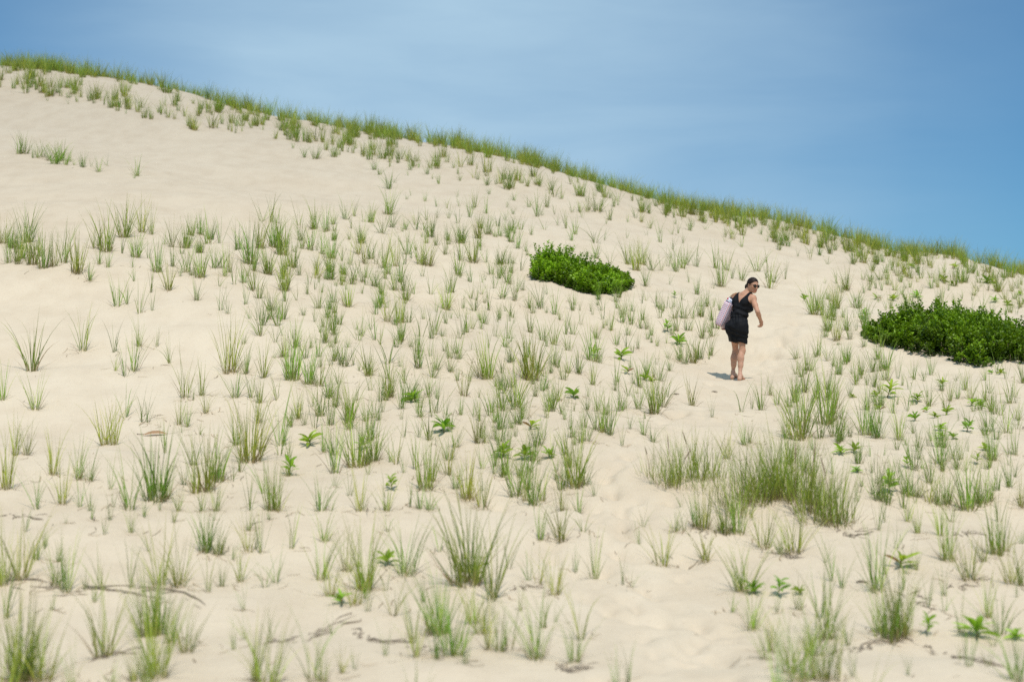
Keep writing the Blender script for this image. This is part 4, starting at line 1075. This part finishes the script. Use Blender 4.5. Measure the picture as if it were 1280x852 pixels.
# ---- woven tote bag under her left arm, with a striped towel in it
bup = unit([0.42, -0.02, 0.90]); bf = unit(fw-bup*(fw@bup)); br = np.cross(bf, bup)
bb = np.array([-0.235, 0.155, 0.838])
BL, BT, BH = 0.125, 0.072, 0.385
def bagpt(r, f, u): return bb+br*r+bf*f+bup*u
def section(l, t, n=40, p=4.0):
    o = []
    for k in range(n):
        a = 2*math.pi*k/n; c, s_ = math.cos(a), math.sin(a)
        o.append((t*math.copysign(abs(c)**(2/p), c), l*math.copysign(abs(s_)**(2/p), s_)))
    return o
v, f, uv = [], [], []; levels = [(0.0, 0.80), (0.012, 0.93), (0.03, 0.99), (0.10, 1.02), (0.19, 1.03), (0.28, 1.03), (0.34, 1.04), (BH, 1.06)]
n_ = 40
for u, k in levels:
    for j, (r_, f_) in enumerate(section(BL*k, BT*k)):
        wob = 0.004*math.sin(5*j/n_*6.28+u*20); v.append(tuple(bagpt(r_+wob, f_, u+0.008*math.sin(j/n_*12.56)*(u/BH))))
nl = len(levels)
for i in range(nl-1):
    for j in range(n_): f.append((i*n_+j, i*n_+(j+1) % n_, (i+1)*n_+(j+1) % n_, (i+1)*n_+j))
f.append(tuple(range(n_))[::-1])
# inner wall
for u, k in ((BH-0.001, 1.02), (0.26, 0.98), (0.22, 0.97)):
    for (r_, f_) in section(BL*k, BT*k-0.003): v.append(tuple(bagpt(r_, f_, u)))
o1 = (nl-1)*n_
for j in range(n_): f.append((o1+j, o1+(j+1) % n_, nl*n_+(j+1) % n_, nl*n_+j))
for i in range(nl, nl+2):
    for j in range(n_): f.append((i*n_+j, i*n_+(j+1) % n_, (i+1)*n_+(j+1) % n_, (i+1)*n_+j))
f.append(tuple((nl+2)*n_+j for j in range(n_)))
m, ntk, outk = nmat('woven_pattern')
atk = N(ntk, 'ShaderNodeAttribute', attribute_name='tint'); sx = N(ntk, 'ShaderNodeSeparateXYZ'); ntk.links.new(atk.outputs['Vector'], sx.inputs[0])
def mth(op, a, b=None):
    n = N(ntk, 'ShaderNodeMath', operation=op)
    for i, q in enumerate((a, b)):
        if q is None: continue
        if isinstance(q, (int, float)): n.inputs[i].default_value = q
        else: ntk.links.new(q, n.inputs[i])
    return n.outputs[0]
# rows of short slanting dashes, red and violet by turns, on white
col_ = mth('MULTIPLY', sx.outputs[0], 24.0); row_ = mth('MULTIPLY', sx.outputs[1], 15.0)
fc = mth('FRACT', col_); slant = mth('MULTIPLY', mth('ABSOLUTE', mth('SUBTRACT', fc, 0.5)), 0.7)
fr_ = mth('FRACT', mth('ADD', row_, slant))
mask = mth('MULTIPLY', mth('LESS_THAN', fr_, 0.56), mth('MULTIPLY', mth('GREATER_THAN', fc, 0.14), mth('LESS_THAN', fc, 0.86)))
alt = mth('GREATER_THAN', mth('FRACT', mth('MULTIPLY', mth('FLOOR', col_), 0.5)), 0.25)
dash = mixc(ntk, alt, (0.36, 0.02, 0.08), (0.15, 0.035, 0.17))
cbag = mixc(ntk, mask, (0.82, 0.72, 0.75), dash)
bk = N(ntk, 'ShaderNodeBsdfPrincipled'); bk.inputs['Roughness'].default_value = 0.6; ntk.links.new(cbag, bk.inputs['Base Color']); ntk.links.new(bk.outputs[0], outk.inputs[0])
VV = np.array(v); cc = np.zeros((len(VV), 3)); loc = (VV-bb)@np.stack([br, bf, bup]).T
an_ = np.arctan2(loc[:, 1]/BL, loc[:, 0]/BT); cc[:, 0] = np.clip(0.5+an_/(2*math.pi), 0, 1); cc[:, 1] = np.clip(loc[:, 2]/0.40, 0, 1)
bag = mesh_obj('tote_bag', VV-bb, f, m, None, cc); bag.location = np.array([wx, wy, wz])+np.array([bb[0]*ct-bb[1]*st_, bb[0]*st_+bb[1]*ct, bb[2]]); bag.rotation_euler = (0, 0, TURN)
tag(bag, 'white tote bag with rows of red and violet dashes, under the woman\'s left arm', 'bag')
M_STRAP = mat_plain('tan_strap', (0.40, 0.22, 0.12), 0.7, 0.2, 60)
top = shL+ut*0.062+rts*0.035
for s in (-1, 1):
    a = bagpt(s*BT*1.06, -0.05, BH-0.05); b2 = bagpt(s*BT*1.06, 0.05, BH-0.05)
    pts = [a, bagpt(s*BT*1.0, -0.05, BH+0.03), top-fts*0.085+rts*(-0.02+0.012*s)-ut*0.03, top-fts*0.045+rts*0.012*s+ut*0.004, top+rts*0.012*s+ut*0.012, top+fts*0.05+rts*0.012*s+ut*0.0, top+fts*0.09+rts*(-0.02+0.012*s)-ut*0.045, bagpt(s*BT*1.0, 0.05, BH+0.03), b2]
    tt, ff = tube([tuple(q-bb) for q in pts], 0.0065, 6); mesh_obj('strap', tt, ff, M_STRAP, bag)
# towel: soft bundle standing in the mouth of the bag
Tw = Field(bagpt(0, 0, BH)-0.19, bagpt(0, 0, BH)+0.19, 0.005)
BX = np.stack([br, bf, bup])
Tw.ell(bagpt(0, 0, BH-0.01), BX, (0.064, 0.112, 0.085), 0.02)
Tw.ell(bagpt(-0.01, -0.060, BH+0.035), BX, (0.054, 0.050, 0.055), 0.02)
Tw.ell(bagpt(0.005, 0.04, BH+0.03), BX, (0.050, 0.055, 0.042), 0.02)
P = Tw.grid(); q = (P-bagpt(0, 0, BH))@BX.T
Tw.F = (Tw.F+0.0035*np.sin(60*q[..., 1]+35*q[..., 0])+0.003*np.sin(80*q[..., 2]+40*q[..., 0])).astype(np.float32)
V, F = Tw.surface(); q = (V-bagpt(0, 0, BH))@BX.T
C = np.tile(np.array([0.74, 0.76, 0.84]), (len(V), 1)); st = q[:, 2]+0.25*q[:, 0]
C[(st > 0.068)] = [0.012, 0.016, 0.045]; C[(st < 0.014) & (st > 0.0)] = [0.012, 0.016, 0.045]
C[(st > 0.026) & (st < 0.062) & (q[:, 0] < -0.012)] = [0.50, 0.02, 0.045]; C[(st > 0.034) & (st < 0.046) & (q[:, 0] > 0.02)] = [0.22, 0.26, 0.50]
m, ntk, outk = nmat('towel_cloth')
ak = N(ntk, 'ShaderNodeAttribute', attribute_name='tint'); bk = N(ntk, 'ShaderNodeBsdfPrincipled'); bk.inputs['Roughness'].default_value = 0.9
ntk.links.new(ak.outputs['Color'], bk.inputs['Base Color']); ntk.links.new(bk.outputs[0], outk.inputs[0])
cen = bagpt(0, 0, BH-0.05); tw = mesh_obj('towel', V-cen, F, m, None, C); tw.location = np.array([wx, wy, wz])+np.array([cen[0]*ct-cen[1]*st_, cen[0]*st_+cen[1]*ct, cen[2]]); tw.rotation_euler = (0, 0, TURN)
tag(tw, 'white towel with navy and red stripes sticking out of the tote bag', 'towel')


# ------------------------------------------------------------------ sky and sun
SUN = Vector((0.10, -0.46, 0.88)).normalized()
el = math.asin(SUN.z); az = math.atan2(SUN.x, SUN.y)
sd = bpy.data.lights.new('sun', 'SUN'); so = link(bpy.data.objects.new('sun', sd))
sd.energy = 3.55; sd.angle = R(0.53); sd.color = (1.0, 0.955, 0.88)
so.rotation_euler = SUN.to_track_quat('Z', 'Y').to_euler(); so.location = (10, -10, 40)
w = bpy.data.worlds.new('World'); SC.world = w; w.use_nodes = True
nt = w.node_tree; nt.nodes.clear()
out = nt.nodes.new('ShaderNodeOutputWorld'); bg = nt.nodes.new('ShaderNodeBackground')
sky = nt.nodes.new('ShaderNodeTexSky'); sky.sky_type = 'NISHITA'; sky.sun_disc = False
sky.sun_elevation = el; sky.sun_rotation = az % (2*math.pi); sky.altitude = 0; sky.air_density = 1.0; sky.dust_density = 0.6; sky.ozone_density = 1.6
tc = nt.nodes.new('ShaderNodeTexCoord')
def wn(scale, sc, detail, rough=0.55, dist=0.0):
    mp = nt.nodes.new('ShaderNodeMapping'); mp.inputs['Scale'].default_value = sc; mp.inputs['Rotation'].default_value = (0, R(12), 0)
    nt.links.new(tc.outputs['Generated'], mp.inputs['Vector'])
    n = nt.nodes.new('ShaderNodeTexNoise'); n.inputs['Scale'].default_value = scale; n.inputs['Detail'].default_value = detail
    n.inputs['Roughness'].default_value = rough; n.inputs['Distortion'].default_value = dist
    nt.links.new(mp.outputs[0], n.inputs['Vector']); return n.outputs[0]
cirrus = wn(3.2, (1.0, 1.0, 5.0), 7, 0.55, 0.3); veil = wn(1.6, (1, 1, 2.2), 3)
# a thin veil of high haze that is thickest left of the middle and thins out to clear blue on the right
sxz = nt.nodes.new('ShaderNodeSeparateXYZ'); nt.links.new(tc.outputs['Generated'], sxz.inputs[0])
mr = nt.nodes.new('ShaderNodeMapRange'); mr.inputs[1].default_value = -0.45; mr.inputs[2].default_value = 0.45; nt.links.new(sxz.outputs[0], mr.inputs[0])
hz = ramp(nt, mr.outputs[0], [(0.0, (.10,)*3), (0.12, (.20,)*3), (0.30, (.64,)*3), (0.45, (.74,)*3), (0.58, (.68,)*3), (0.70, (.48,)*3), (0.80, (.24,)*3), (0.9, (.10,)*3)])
c1 = ramp(nt, cirrus, [(0.30, (0.78,)*3), (0.70, (1.22,)*3)]); c2 = ramp(nt, veil, [(0.3, (0.80,)*3), (0.7, (1.15,)*3)])
cm = mixc(nt, 1.0, hz, mixc(nt, 1.0, c1, c2, 'MULTIPLY'), 'MULTIPLY')
tint = mixc(nt, 1.0, sky.outputs[0], (0.46, 1.03, 1.36), 'MULTIPLY')
# unseen pale veil added overhead to neutralise the blue ambient light
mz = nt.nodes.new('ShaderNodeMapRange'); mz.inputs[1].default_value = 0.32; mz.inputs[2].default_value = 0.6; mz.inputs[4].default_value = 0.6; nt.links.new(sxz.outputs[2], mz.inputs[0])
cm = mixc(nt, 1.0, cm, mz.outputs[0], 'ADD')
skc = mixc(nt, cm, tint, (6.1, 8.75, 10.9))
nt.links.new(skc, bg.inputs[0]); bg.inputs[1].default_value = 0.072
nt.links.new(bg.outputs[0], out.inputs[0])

SC.view_settings.view_transform = 'Standard'; SC.view_settings.look = 'None'; SC.view_settings.exposure = 0; SC.view_settings.gamma = 1
SC.render.engine = 'CYCLES'
SC.cycles.max_bounces = 8; SC.cycles.use_denoising = False
